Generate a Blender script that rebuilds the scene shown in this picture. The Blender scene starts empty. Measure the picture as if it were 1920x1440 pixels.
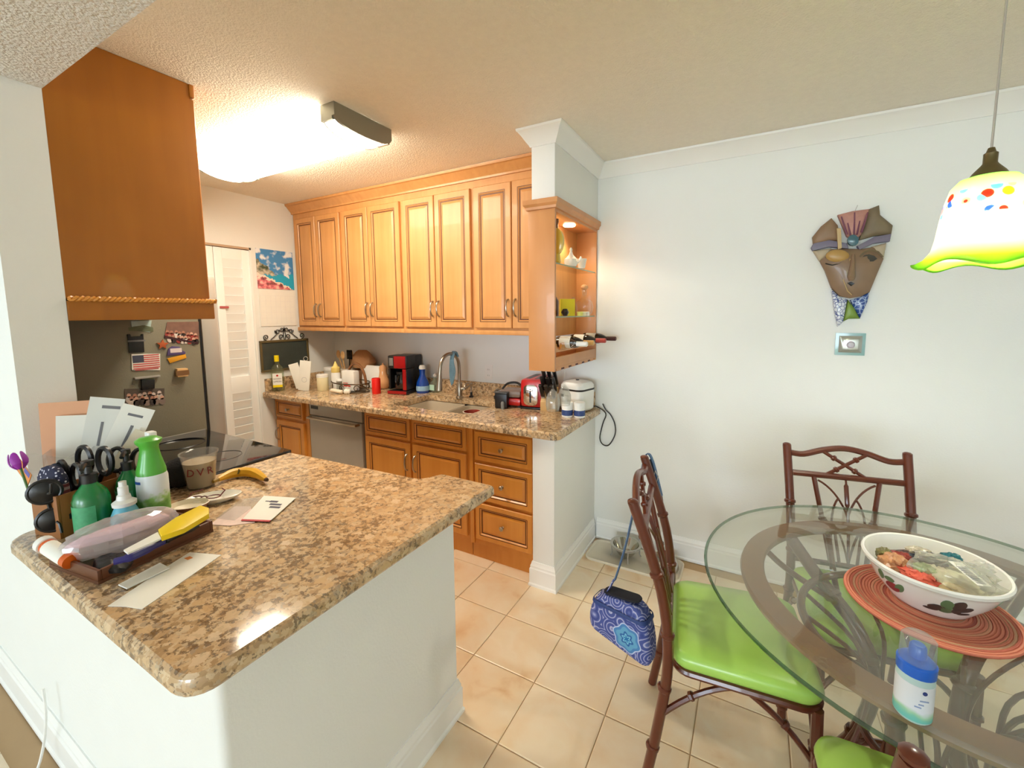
import bpy, bmesh, math, random
from math import sin, cos, pi, radians, atan2, hypot
from mathutils import Vector, Matrix
random.seed(7)
S = bpy.context.scene
COL = S.collection

# ------------------------------------------------------------------ camera, world, exposure
CF, CP, CY, CR = 792.53, -0.10192, 0.49928, -0.00571
CAM = Vector((0.9063, -2.6742, 1.5299))
PPX, PPY = 980.42, 669.30
_f = Vector((-sin(CY)*cos(CP), cos(CY)*cos(CP), sin(CP)))
_r0 = Vector((cos(CY), sin(CY), 0)); _u0 = _r0.cross(_f)
_r = cos(CR)*_r0 + sin(CR)*_u0; _u = -sin(CR)*_r0 + cos(CR)*_u0
cd = bpy.data.cameras.new('camera'); co = bpy.data.objects.new('camera', cd); COL.objects.link(co)
co.matrix_world = Matrix(((_r.x, _u.x, -_f.x, CAM.x), (_r.y, _u.y, -_f.y, CAM.y), (_r.z, _u.z, -_f.z, CAM.z), (0, 0, 0, 1)))
cd.sensor_width = 36; cd.lens = CF*36/1920; cd.shift_x = (960-PPX)/1920; cd.shift_y = (PPY-720)/1920
cd.clip_start = 0.02
S.camera = co

W = bpy.data.worlds.new('daylight'); S.world = W; W.use_nodes = True
bg = W.node_tree.nodes['Background']
bg.inputs[0].default_value = (0.88, 0.94, 1.0, 1); bg.inputs[1].default_value = 4.0
S.view_settings.view_transform = 'Standard'; S.view_settings.look = 'None'
S.view_settings.gamma = 1; S.view_settings.use_curve_mapping = False
S.view_settings.exposure = 0.47
S.cycles.max_bounces = 10; S.cycles.diffuse_bounces = 5; S.cycles.transparent_max_bounces = 24
S.cycles.glossy_bounces = 4; S.cycles.sample_clamp_indirect = 6; S.cycles.use_denoising = True
S.cycles.caustics_reflective = False; S.cycles.caustics_refractive = False

def lamp(name, kind, loc, power, color, size=0.1, rot=None, **kw):
    l = bpy.data.lights.new(name, kind); l.energy = power; l.color = color
    if kind == 'AREA':
        l.shape = 'RECTANGLE'; l.size, l.size_y = size
    else: l.shadow_soft_size = size
    for k, v in kw.items(): setattr(l, k, v)
    o = bpy.data.objects.new(name, l); COL.objects.link(o); o.location = loc
    if rot: o.rotation_euler = rot
    return o
# daylight entering by the two living-room windows in the rear wall, behind the camera
lamp('window_daylight', 'AREA', (-2.3, -10.9, 1.1), 94, (0.58, 0.79, 1.0), (2.6, 1.8), (radians(100), 0, 0))
lamp('window_daylight_right', 'AREA', (1.6, -10.9, 1.1), 128, (0.72, 0.86, 1.0), (2.6, 1.8), (radians(100), 0, 0))

# ------------------------------------------------------------------ helpers
def lin(c):
    c = c/255
    return c/12.92 if c <= .04045 else ((c+.055)/1.055)**2.4
def RGB(r, g, b): return (lin(r), lin(g), lin(b), 1)

def on(px, py, ax, v):
    """the point of the plane <ax>=v that the photograph shows at pixel px, py (a measuring aid)"""
    d = _f + _r*((px-PPX)/CF) + _u*((PPY-py)/CF)
    i = 'xyz'.index(ax); return CAM + d*((v-CAM[i])/d[i])

MATS = {}
def mat(name, col, rough=.5, metal=0, spec=.5, emit=None, es=0, bump=0, bscale=60, coat=0, var=0, vscale=8):
    if name in MATS: return MATS[name]
    m = bpy.data.materials.new(name); m.use_nodes = True; nt = m.node_tree; b = nt.nodes['Principled BSDF']
    c = RGB(*col); b.inputs['Base Color'].default_value = c
    b.inputs['Roughness'].default_value = rough; b.inputs['Metallic'].default_value = metal
    b.inputs['Specular IOR Level'].default_value = spec; b.inputs['Coat Weight'].default_value = coat
    if emit: b.inputs['Emission Color'].default_value = RGB(*emit); b.inputs['Emission Strength'].default_value = es
    N = nt.nodes.new; L = nt.links.new
    tc = N('ShaderNodeTexCoord')
    nz = N('ShaderNodeTexNoise'); nz.inputs['Scale'].default_value = vscale; nz.inputs['Detail'].default_value = 4
    L(tc.outputs['Object'], nz.inputs['Vector'])
    v = var or .06
    mx = N('ShaderNodeMix'); mx.data_type = 'RGBA'
    L(nz.outputs['Fac'], mx.inputs['Factor'])
    mx.inputs['A'].default_value = tuple(min(1, x*(1-v)) for x in c[:3])+(1,)
    mx.inputs['B'].default_value = tuple(min(1, x*(1+v)) for x in c[:3])+(1,)
    L(mx.outputs['Result'], b.inputs['Base Color'])
    if bump:
        n2 = N('ShaderNodeTexNoise'); n2.inputs['Scale'].default_value = bscale; n2.inputs['Detail'].default_value = 3
        L(tc.outputs['Object'], n2.inputs['Vector'])
        bp = N('ShaderNodeBump'); bp.inputs['Strength'].default_value = bump; bp.inputs['Distance'].default_value = .02
        L(n2.outputs['Fac'], bp.inputs['Height']); L(bp.outputs['Normal'], b.inputs['Normal'])
    MATS[name] = m; return m

def ramp(nt, stops, interp='LINEAR'):
    r = nt.nodes.new('ShaderNodeValToRGB'); r.color_ramp.interpolation = interp
    e = r.color_ramp.elements
    while len(e) < len(stops): e.new(.5)
    for k, (p, c) in zip(e, stops): k.position = p; k.color = RGB(*c)
    return r

def wood(name, c0, c1, rough=.38, sc=(26, 26, 1.6), coat=.15):
    if name in MATS: return MATS[name]
    m = mat(name, c0, rough, coat=coat); nt = m.node_tree; b = nt.nodes['Principled BSDF']; L = nt.links.new
    tc = nt.nodes.new('ShaderNodeTexCoord'); mp = nt.nodes.new('ShaderNodeMapping'); mp.inputs['Scale'].default_value = sc
    n = nt.nodes.new('ShaderNodeTexNoise'); n.inputs['Scale'].default_value = 1; n.inputs['Detail'].default_value = 6; n.inputs['Distortion'].default_value = .6
    n2 = nt.nodes.new('ShaderNodeTexNoise'); n2.inputs['Scale'].default_value = 3.5; n2.inputs['Detail'].default_value = 2
    ad = nt.nodes.new('ShaderNodeMath'); ad.operation = 'MULTIPLY_ADD'; ad.inputs[1].default_value = .45; 
    r = ramp(nt, [(.3, c0), (.75, c1)])
    L(tc.outputs['Object'], mp.inputs['Vector']); L(mp.outputs['Vector'], n.inputs['Vector']); L(tc.outputs['Object'], n2.inputs['Vector'])
    L(n2.outputs['Fac'], ad.inputs[0]); 
    h = nt.nodes.new('ShaderNodeMath'); h.operation = 'MULTIPLY'; h.inputs[1].default_value = .6; L(n.outputs['Fac'], h.inputs[0]); L(h.outputs[0], ad.inputs[2])
    L(ad.outputs[0], r.inputs['Fac']); L(r.outputs['Color'], b.inputs['Base Color']); return m

def clear(name, tint=(1, 1, 1), refl=.10, rough=.03, haze=0.0, hcol=(235, 238, 235)):
    """thin clear plastic or glass: passes light straight through, reflects by angle"""
    if name in MATS: return MATS[name]
    m = bpy.data.materials.new(name); m.use_nodes = True; nt = m.node_tree; nt.nodes.clear(); N = nt.nodes.new; L = nt.links.new
    o = N('ShaderNodeOutputMaterial'); t = N('ShaderNodeBsdfTransparent'); t.inputs[0].default_value = tint+(1,)
    g = N('ShaderNodeBsdfGlossy'); g.inputs['Roughness'].default_value = rough
    lw = N('ShaderNodeLayerWeight'); lw.inputs['Blend'].default_value = .5
    pw = N('ShaderNodeMath'); pw.operation = 'POWER'; pw.inputs[1].default_value = 4
    cl = N('ShaderNodeMath'); cl.operation = 'MULTIPLY_ADD'; cl.inputs[1].default_value = .8; cl.inputs[2].default_value = refl*.2
    L(lw.outputs['Facing'], pw.inputs[0]); L(pw.outputs[0], cl.inputs[0])
    mx = N('ShaderNodeMixShader'); L(cl.outputs[0], mx.inputs[0]); L(t.outputs[0], mx.inputs[1]); L(g.outputs[0], mx.inputs[2])
    last = mx
    if haze:
        d = N('ShaderNodeBsdfDiffuse'); d.inputs[0].default_value = RGB(*hcol)
        tl = N('ShaderNodeBsdfTranslucent'); tl.inputs[0].default_value = RGB(*hcol); m3 = N('ShaderNodeMixShader'); m3.inputs[0].default_value = .45; L(d.outputs[0], m3.inputs[1]); L(tl.outputs[0], m3.inputs[2])
        m2 = N('ShaderNodeMixShader'); m2.inputs[0].default_value = haze; L(mx.outputs[0], m2.inputs[1]); L(m3.outputs[0], m2.inputs[2]); last = m2
    L(last.outputs[0], o.inputs['Surface']); MATS[name] = m; return m

class G:
    """collects verts and faces (with a material index) and links them as ONE mesh object"""
    def __init__(s): s.v = []; s.f = []; s.mi = []; s.cur = 0
    def add(s, vs, fs, mi=None):
        o = len(s.v); s.v += [tuple(p) for p in vs]; s.f += [tuple(i+o for i in f) for f in fs]
        s.mi += [s.cur if mi is None else mi]*len(fs); return s
    def bb(s, x0, x1, y0, y1, z0, z1, mi=None):
        vs = [(x, y, z) for z in (z0, z1) for y in (y0, y1) for x in (x0, x1)]
        return s.add(vs, [(0, 2, 3, 1), (4, 5, 7, 6), (0, 1, 5, 4), (2, 6, 7, 3), (0, 4, 6, 2), (1, 3, 7, 5)], mi)
    def tube(s, pts, r, n=8, cap=True, mi=None, closed=False):
        pts = [Vector(p) for p in pts]; k = len(pts); rs = r if isinstance(r, (list, tuple)) else [r]*k
        vs = []; fs = []; nrm = None
        for i, p in enumerate(pts):
            a = pts[(i-1) % k] if (i or closed) else p; b = pts[(i+1) % k] if (i < k-1 or closed) else p
            t = (b-a)
            if t.length < 1e-9: t = Vector((0, 0, 1))
            t.normalize()
            if nrm is None: nrm = t.cross(Vector((0, 0, 1)) if abs(t.z) < .9 else Vector((1, 0, 0)))
            nrm = nrm - t*nrm.dot(t)
            if nrm.length < 1e-6: nrm = t.orthogonal()
            nrm.normalize(); bn = t.cross(nrm)
            for j in range(n): q = 2*pi*j/n; vs.append(p+(nrm*cos(q)+bn*sin(q))*rs[i])
        for i in range(k if closed else k-1):
            i2 = (i+1) % k
            for j in range(n): fs.append((i*n+j, i*n+(j+1) % n, i2*n+(j+1) % n, i2*n+j))
        if cap and not closed: fs += [tuple(range(n))[::-1], tuple((k-1)*n+j for j in range(n))]
        return s.add(vs, fs, mi)
    def lathe(s, prof, c=(0, 0, 0), n=24, mi=None, sx=1, sy=1, mis=None):
        vs = []; fs = []; ms = []
        for r, z in prof:
            for j in range(n): q = 2*pi*j/n; vs.append((c[0]+sx*r*cos(q), c[1]+sy*r*sin(q), c[2]+z))
        for i in range(len(prof)-1):
            for j in range(n): fs.append((i*n+j, i*n+(j+1) % n, (i+1)*n+(j+1) % n, (i+1)*n+j))
            ms += [mis[i] if mis else (s.cur if mi is None else mi)]*n
        if prof[0][0] > 1e-4: fs.append(tuple(range(n))[::-1]); ms.append(mis[0] if mis else (s.cur if mi is None else mi))
        if prof[-1][0] > 1e-4: fs.append(tuple((len(prof)-1)*n+j for j in range(n))); ms.append(mis[-1] if mis else (s.cur if mi is None else mi))
        s.add(vs, fs); s.mi[-len(fs):] = ms; return s
    def prism(s, poly, z0, z1, mi=None):
        k = len(poly); vs = [(x, y, z0) for x, y in poly]+[(x, y, z1) for x, y in poly]
        fs = [tuple(range(k))[::-1], tuple(range(k, 2*k))]+[(i, (i+1) % k, k+(i+1) % k, k+i) for i in range(k)]
        return s.add(vs, fs, mi)
    def ell(s, c, r, n=14, m=8, mi=None):
        if not isinstance(r, (tuple, list)): r = (r, r, r)
        vs = [(c[0], c[1], c[2]-r[2])]; fs = []
        for i in range(1, m):
            a = -pi/2+pi*i/m
            for j in range(n): q = 2*pi*j/n; vs.append((c[0]+r[0]*cos(a)*cos(q), c[1]+r[1]*cos(a)*sin(q), c[2]+r[2]*sin(a)))
        vs.append((c[0], c[1], c[2]+r[2])); t = len(vs)-1
        for j in range(n): fs += [(0, 1+(j+1) % n, 1+j), (t, 1+(m-2)*n+j, 1+(m-2)*n+(j+1) % n)]
        for i in range(m-2):
            for j in range(n): fs.append((1+i*n+j, 1+i*n+(j+1) % n, 1+(i+1)*n+(j+1) % n, 1+(i+1)*n+j))
        return s.add(vs, fs, mi)
    def loops(s, ls, mis=None, cap=True):
        """stack of equal-length closed loops of 3-D points, joined in turn"""
        n = len(ls[0]); vs = [p for l in ls for p in l]; fs = []; ms = []
        for i in range(len(ls)-1):
            for j in range(n): fs.append((i*n+j, i*n+(j+1) % n, (i+1)*n+(j+1) % n, (i+1)*n+j)); ms.append(mis[i] if mis else s.cur)
        if cap:
            fs += [tuple(range(n))[::-1], tuple((len(ls)-1)*n+j for j in range(n))]; ms += [mis[0] if mis else s.cur, mis[-1] if mis else s.cur]
        s.add(vs, fs); s.mi[-len(fs):] = ms; return s
    def xf(s, M, since=0):
        for i in range(since, len(s.v)): s.v[i] = tuple(M @ Vector(s.v[i]))
        return s
    def build(s, name, mats, parent=None, smooth=True, bevel=0, ang=38, label=None, sub=0):
        me = bpy.data.meshes.new(name); me.from_pydata(s.v, [], s.f)
        if not isinstance(mats, (list, tuple)): mats = [mats]
        for m in mats: me.materials.append(m)
        for p, i in zip(me.polygons, s.mi): p.material_index = i
        bm = bmesh.new(); bm.from_mesh(me); bmesh.ops.recalc_face_normals(bm, faces=bm.faces)
        if bevel:
            es = [e for e in bm.edges if len(e.link_faces) == 2 and e.calc_face_angle(0) > radians(50)]
            bmesh.ops.bevel(bm, geom=es, offset=bevel, segments=2, affect='EDGES', profile=.6, clamp_overlap=True)
        bm.to_mesh(me); bm.free()
        if smooth:
            me.polygons.foreach_set('use_smooth', [True]*len(me.polygons)); me.set_sharp_from_angle(angle=radians(ang))
        o = bpy.data.objects.new(name, me); COL.objects.link(o)
        if sub: md = o.modifiers.new('sub', 'SUBSURF'); md.levels = md.render_levels = sub
        if parent: o.parent = parent
        if label: o['label'] = label
        return o

def tag(o, label, cat, group=None, kind=None):
    o['label'] = label; o['category'] = cat
    if group: o['group'] = group
    if kind: o['kind'] = kind
    return o
def thing(name, label, cat, loc=(0, 0, 0), rz=0, group=None):
    o = bpy.data.objects.new(name, None); COL.objects.link(o); o.empty_display_size = .05
    o.location = loc; o.rotation_euler = (0, 0, rz); return tag(o, label, cat, group)
def place(o, loc, rz=0): o.location = loc; o.rotation_euler = (0, 0, rz); return o
def into(child, parent):
    """make a placed object a part of another"""
    child.parent = parent; child.matrix_parent_inverse = parent.matrix_basis.inverted()
    for k in ('label', 'category', 'group'):
        if k in child.keys(): del child[k]
    return child
def struct(o): o['kind'] = 'structure'; return o
def dup(root, loc, rz=None, label=None):
    r = root.copy(); COL.objects.link(r); r.location = loc
    if rz is not None: r.rotation_euler = (0, 0, rz)
    if label: r['label'] = label
    for ch in [c for c in bpy.data.objects if c.parent == root]:
        c = ch.copy(); COL.objects.link(c); c.parent = r
        for g in [q for q in bpy.data.objects if q.parent == ch]:
            d = g.copy(); COL.objects.link(d); d.parent = c
    return r
def text(name, body, size, parent, loc, rot, material, ext=.0004, align='CENTER'):
    cu = bpy.data.curves.new(name, 'FONT'); cu.body = body; cu.size = size; cu.extrude = ext; cu.align_x = align; cu.align_y = 'CENTER'
    cu.materials.append(material); cu.resolution_u = 2
    tmp = bpy.data.objects.new(name, cu); COL.objects.link(tmp)
    me = bpy.data.meshes.new_from_object(tmp.evaluated_get(bpy.context.evaluated_depsgraph_get()))
    bpy.data.objects.remove(tmp); me.name = name
    if not me.materials: me.materials.append(material)
    o = bpy.data.objects.new(name, me); COL.objects.link(o); o.parent = parent; o.location = loc; o.rotation_euler = rot; return o
def arc(c, r, a0, a1, n, plane='xz', ry=None):
    ry = ry or r; out = []
    for i in range(n+1):
        a = a0+(a1-a0)*i/n; u, w = r*cos(a), ry*sin(a)
        out.append({'xz': (c[0]+u, c[1], c[2]+w), 'yz': (c[0], c[1]+u, c[2]+w), 'xy': (c[0]+u, c[1]+w, c[2])}[plane])
    return out
def bez(p0, p1, p2, p3, n=10):
    p0, p1, p2, p3 = map(Vector, (p0, p1, p2, p3)); o = []
    for i in range(n+1):
        t = i/n; o.append(p0*(1-t)**3+p1*3*t*(1-t)**2+p2*3*t*t*(1-t)+p3*t**3)
    return o
def smoothpath(pts, n=6):
    pts = [Vector(p) for p in pts]; out = []
    for i in range(len(pts)-1):
        a, b, c, d = pts[max(0, i-1)], pts[i], pts[i+1], pts[min(len(pts)-1, i+2)]
        for k in range(n):
            t = k/n
            out.append(.5*((2*b)+(c-a)*t+(2*a-5*b+4*c-d)*t*t+(3*b-a-3*c+d)*t**3))
    return out+[pts[-1]]
def rrect(x0, x1, y0, y1, r, n=5):
    o = []
    for cx, cy, a in ((x1-r, y1-r, 0), (x0+r, y1-r, pi/2), (x0+r, y0+r, pi), (x1-r, y0+r, 3*pi/2)):
        for i in range(n+1): q = a+pi/2*i/n; o.append((cx+r*cos(q), cy+r*sin(q)))
    return o
def sweep(g, path, prof):
    """profile of (offset, z) carried along a 2-D path; the offset goes to the right of the direction of travel"""
    P = [Vector(p) for p in path]; k = len(P); N = []
    for i in range(k):
        ds = []
        if i: ds.append((P[i]-P[i-1]).normalized())
        if i < k-1: ds.append((P[i+1]-P[i]).normalized())
        ns = [Vector((d.y, -d.x)) for d in ds]; n = sum(ns, Vector((0, 0)))
        n.normalize(); N.append(n/max(.3, n.dot(ns[0])))
    m = len(prof); vs = [(P[i].x+N[i].x*o, P[i].y+N[i].y*o, z) for i in range(k) for o, z in prof]
    fs = [(i*m+j, i*m+(j+1) % m, (i+1)*m+(j+1) % m, (i+1)*m+j) for i in range(k-1) for j in range(m)]
    fs += [tuple(range(m)), tuple((k-1)*m+j for j in range(m))[::-1]]
    return g.add(vs, fs)

# ------------------------------------------------------------------ materials
M_wall = mat('painted_wall', (237, 239, 235), .55, bump=.05, bscale=120, var=.015)
M_trim = mat('white_trim_paint', (244, 245, 242), .35, var=.01)
M_ceil = mat('popcorn_ceiling', (246, 240, 226), .9, bump=.4, bscale=130, var=.05, vscale=40)
M_soff = mat('popcorn_ceiling_white', (240, 240, 236), .9, bump=.6, bscale=110, var=.07, vscale=60)
M_wood = wood('honey_maple', (196, 136, 74), (218, 160, 98), coat=.12, rough=.42)
M_wooddk = wood('amber_maple', (208, 136, 54), (224, 156, 72), coat=.2, rough=.33)
M_glaze = mat('dark_glaze', (98, 52, 20), .5)
M_nickel = mat('brushed_nickel', (176, 166, 150), .3, 1)
M_steel = mat('stainless_steel', (184, 180, 172), .4, .35)
M_fside = mat('grey_fridge_side', (132, 128, 110), .45, .15, bump=.12, bscale=300)
M_black = mat('black_plastic', (22, 21, 22), .35)
M_blackg = mat('black_glass', (14, 14, 15), .06, coat=.3)
M_white = mat('white_plastic', (240, 240, 236), .35)
M_paper = mat('white_paper', (240, 240, 232), .7)
M_red = mat('red_enamel', (190, 24, 22), .3, coat=.3)
M_rattan = mat('rattan_brown', (92, 40, 22), .28, coat=.35, var=.25, vscale=25)
M_rattan2 = mat('rattan_tan', (128, 84, 48), .35, coat=.2, var=.2, vscale=20)
M_green = mat('lime_vinyl', (168, 212, 96), .30, coat=.2, var=.08, vscale=6)
M_glass = clear('clear_glass', (.97, .98, .97), .16)
M_plastic = clear('clear_plastic', (.95, .95, .95), .2, .08, .10)
M_grout = mat('grout', (186, 156, 118), .9)

def mk_granite():
    m = mat('granite', (190, 160, 120), .10, coat=.25); nt = m.node_tree; b = nt.nodes['Principled BSDF']; L = nt.links.new; N = nt.nodes.new
    tc = N('ShaderNodeTexCoord')
    def noise(sc, det, src, rough=.5):
        n = N('ShaderNodeTexNoise'); n.inputs['Scale'].default_value = sc; n.inputs['Detail'].default_value = det; n.inputs['Roughness'].default_value = rough; L(src, n.inputs['Vector']); return n
    def mth(op, a_, b_, c_=None):
        n = N('ShaderNodeMath'); n.operation = op
        for i, v_ in enumerate((a_, b_, c_)):
            if v_ is None: continue
            if isinstance(v_, (int, float)): n.inputs[i].default_value = v_
            else: L(v_, n.inputs[i])
        return n.outputs[0]
    nd = noise(55, 3, tc.outputs['Object'])
    av = N('ShaderNodeMix'); av.data_type = 'VECTOR'; av.inputs['Factor'].default_value = .03
    L(tc.outputs['Object'], av.inputs['A']); L(nd.outputs['Color'], av.inputs['B'])
    v = N('ShaderNodeTexVoronoi'); v.inputs['Scale'].default_value = 85; L(av.outputs['Result'], v.inputs['Vector'])
    big = N('ShaderNodeTexVoronoi'); big.inputs['Scale'].default_value = 30; L(av.outputs['Result'], big.inputs['Vector'])
    sp = N('ShaderNodeSeparateColor'); L(v.outputs['Color'], sp.inputs[0]); sb = N('ShaderNodeSeparateColor'); L(big.outputs['Color'], sb.inputs[0])
    r1 = ramp(nt, [(.0, (170, 140, 104)), (.3, (196, 164, 124)), (.6, (210, 180, 142)), (.85, (216, 192, 156)), (1, (168, 148, 124))]); L(sp.outputs[0], r1.inputs['Fac'])
    rb = ramp(nt, [(.0, (206, 168, 122)), (.5, (216, 186, 146)), (1, (228, 206, 174))]); L(sb.outputs[1], rb.inputs['Fac'])
    n1 = noise(150, 4, tc.outputs['Object'], .6); n2 = noise(62, 4, tc.outputs['Object'], .6); n3 = noise(9, 2, tc.outputs['Object'])
    patch = mth('MULTIPLY', mth('GREATER_THAN', sb.outputs[0], .55), mth('LESS_THAN', mth('MULTIPLY_ADD', n1.outputs['Fac'], .25, big.outputs['Distance']), .56))
    m0 = N('ShaderNodeMix'); m0.data_type = 'RGBA'; L(mth('MULTIPLY', patch, .9), m0.inputs['Factor']); L(r1.outputs['Color'], m0.inputs['A']); L(rb.outputs['Color'], m0.inputs['B'])
    # dark mica flecks gather in veins of the slower noise, outside the pale crystals
    f = mth('ADD', mth('MULTIPLY', n1.outputs['Fac'], .5), mth('MULTIPLY_ADD', n2.outputs['Fac'], .9, mth('MULTIPLY', n3.outputs['Fac'], .35)))
    df = ramp(nt, [(.0, (0, 0, 0)), (.90, (0, 0, 0)), (.955, (235, 235, 235))]); L(f, df.inputs['Fac'])
    dark = mth('MULTIPLY', df.outputs['Color'], mth('SUBTRACT', 1.0, mth('MULTIPLY', patch, .8)))
    rd = ramp(nt, [(.3, (92, 70, 50)), (.5, (118, 92, 64)), (.68, (120, 110, 100))]); L(n1.outputs['Fac'], rd.inputs['Fac'])
    mx = N('ShaderNodeMix'); mx.data_type = 'RGBA'; L(dark, mx.inputs['Factor']); L(m0.outputs['Result'], mx.inputs['A']); L(rd.outputs['Color'], mx.inputs['B'])
    L(mx.outputs['Result'], b.inputs['Base Color']); return m
M_granite = mk_granite()

def mk_tile():
    m = mat('cream_floor_tile', (226, 198, 158), .32); nt = m.node_tree; b = nt.nodes['Principled BSDF']; L = nt.links.new; N = nt.nodes.new
    ge = N('ShaderNodeNewGeometry'); oi = N('ShaderNodeObjectInfo')
    n1 = N('ShaderNodeTexNoise'); n1.noise_dimensions = '4D'; n1.inputs['Scale'].default_value = 5.5; n1.inputs['Detail'].default_value = 6; n1.inputs['Distortion'].default_value = .5
    ml = N('ShaderNodeMath'); ml.operation = 'MULTIPLY'; ml.inputs[1].default_value = 40; L(oi.outputs['Random'], ml.inputs[0]); L(ml.outputs[0], n1.inputs['W'])
    L(ge.outputs['Position'], n1.inputs['Vector'])
    r = ramp(nt, [(.28, (220, 182, 138)), (.42, (236, 212, 178)), (.6, (240, 224, 198)), (.8, (234, 216, 186))]); L(n1.outputs['Fac'], r.inputs['Fac'])
    L(r.outputs['Color'], b.inputs['Base Color'])
    bp = N('ShaderNodeBump'); bp.inputs['Strength'].default_value = .12; bp.inputs['Distance'].default_value = .01; L(n1.outputs['Fac'], bp.inputs['Height']); L(bp.outputs['Normal'], b.inputs['Normal'])
    return m
M_tile = mk_tile()

# ------------------------------------------------------------------ the setting
H, HL = 2.457, 2.256           # kitchen / dining ceiling, lower living-room ceiling
SB, SW = 0.667, 0.132          # stub wall: depth along y, thickness along x
CT = 0.905                     # counter top height
fl = struct(G().bb(-4.2, 3.4, -11, .1, -.1, -.004).build('floor', M_grout, smooth=False))
TX, TY = .305, .2855
struct(G().bb(-4.2, 3.4, -11, -2.95, -.0035, -.001).build('floor_living', mat('cream_floor_far', (226, 204, 170), .4), smooth=False))
def tile_mesh():
    g = G(); a, b = TX/2-.0018, TY/2-.0018; e = .004
    g.loops([[(-a, -b, -.004), (a, -b, -.004), (a, b, -.004), (-a, b, -.004)], [(-a, -b, -.0015), (a, -b, -.0015), (a, b, -.0015), (-a, b, -.0015)],
             [(-a+e, -b+e, 0), (a-e, -b+e, 0), (a-e, b-e, 0), (-a+e, b-e, 0)]])
    return g.build('tile', M_tile, smooth=False)
t0 = tile_mesh(); t0.parent = fl; first = True
for ix in range(-14, 9):
    for iy in range(-5, 9):
        x = -.138+TX*(ix+.5); y = -.952-TY*(iy-.5)
        if y > -.02 or x > 2.3 or x < -4.1: continue
        if x < -.2 and y > -.45: continue
        if -2.3 < y < -1.75 and x < -.2: continue
        if x < -2.62 and y > -2.3: continue
        if x > 1.7 and y < -2.3: continue
        if y < -2.9: continue
        if first: o = t0; first = False
        else: o = t0.copy(); COL.objects.link(o)
        o.location = (x, y, 0)
struct(G().bb(-2.7, 3.4, 0, .12, 0, H+.1).build('wall_back', M_wall, smooth=False))
struct(G().bb(-2.72, -2.6, -2.15, 0, 0, H+.1).build('wall_left', M_wall, smooth=False))
struct(G().bb(-4.2, -1.13, -2.28, -2.15, 0, HL).build('wall_front', M_wall, smooth=False))
g = G().bb(-4.2, -3.6, -11.1, -11.0, 0, HL).bb(-1.0, .3, -11.1, -11.0, 0, HL).bb(2.9, 3.3, -11.1, -11.0, 0, HL)
for a, b in ((-3.6, -1.0), (.3, 2.9)): g.bb(a, b, -11.1, -11.0, 0, .25).bb(a, b, -11.1, -11.0, 2.15, HL)
struct(g.build('wall_rear', M_wall, smooth=False))
for i, (a, b) in enumerate(((-3.6, -1.0), (.3, 2.9))):
    g = G()
    for k in range(3): x = a+(b-a)*k/2; g.bb(max(a, x-.03), min(b, x+.03), -11.08, -11.03, .25, 2.15)
    g.bb(a, b, -11.08, -11.03, .25, .31).bb(a, b, -11.08, -11.03, 2.09, 2.15); struct(g.build('window_%d' % (i+1), M_trim, smooth=False))
struct(G().bb(-4.32, -4.2, -11.1, -2.15, 0, HL).build('wall_living', M_wall, smooth=False))
struct(G().bb(3.3, 3.42, -11, .1, 0, H+.1).build('wall_right', M_wall, smooth=False))
_c = [(-.053+.02*cos(-pi/2+pi/2*i/4), -2.26+.02*sin(-pi/2+pi/2*i/4)) for i in range(5)]
g = G().prism([(-1.13, -2.17), (-1.13, -2.28)]+_c+[(-.033, -1.495), (-.153, -1.495), (-.153, -2.17)], 0, .866)
struct(g.build('wall_half', M_wall))
struct(G().bb(-SW, 0, -SB, 0, 0, .862).build('wall_stub_lower', M_wall, bevel=.004))
struct(G().bb(-SW, 0, -SB, 0, 2.115, H).build('wall_stub_upper', M_wall, bevel=.004))
struct(G().bb(-2.72, 3.42, -2.15, .12, H, H+.1).build('ceiling', M_ceil, smooth=False))
struct(G().bb(-4.2, 3.42, -11, -2.15, HL, H+.1).build('ceiling_lower', M_soff, smooth=False))
CRN = [(0, H-.083), (.006, H-.083), (.010, H-.074), (.022, H-.058), (.040, H-.030), (.052, H-.016), (.058, H-.012), (.060, H-.001), (0, H-.001)]
struct(sweep(G(), [(3.3, -.0), (0, -.0), (0, -SB), (-SW, -SB), (-SW, -.43)][::-1][::-1], [(-o, z) for o, z in CRN]).build('trim_crown', M_trim, ang=25))
BB = [(0, 0), (.02, 0), (.02, .012), (.015, .02), (.015, .10), (.011, .107), (.011, .118), (.008, .124), (.004, .14), (0, .14)]
nb = [(-o, z) for o, z in BB]
struct(sweep(G(), [(3.3, 0), (.021, 0)], nb).build('baseboard_back', M_trim, ang=25))
struct(sweep(G(), [(0, -.021), (0, -SB), (-SW, -SB), (-SW, -.626)], nb).build('baseboard_stub', M_trim, ang=25))
struct(sweep(G(), [(-.055, -1.495), (-.033, -1.495), (-.033, -2.28), (-4.2, -2.28)], nb).build('baseboard_half', M_trim, ang=25))

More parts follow.
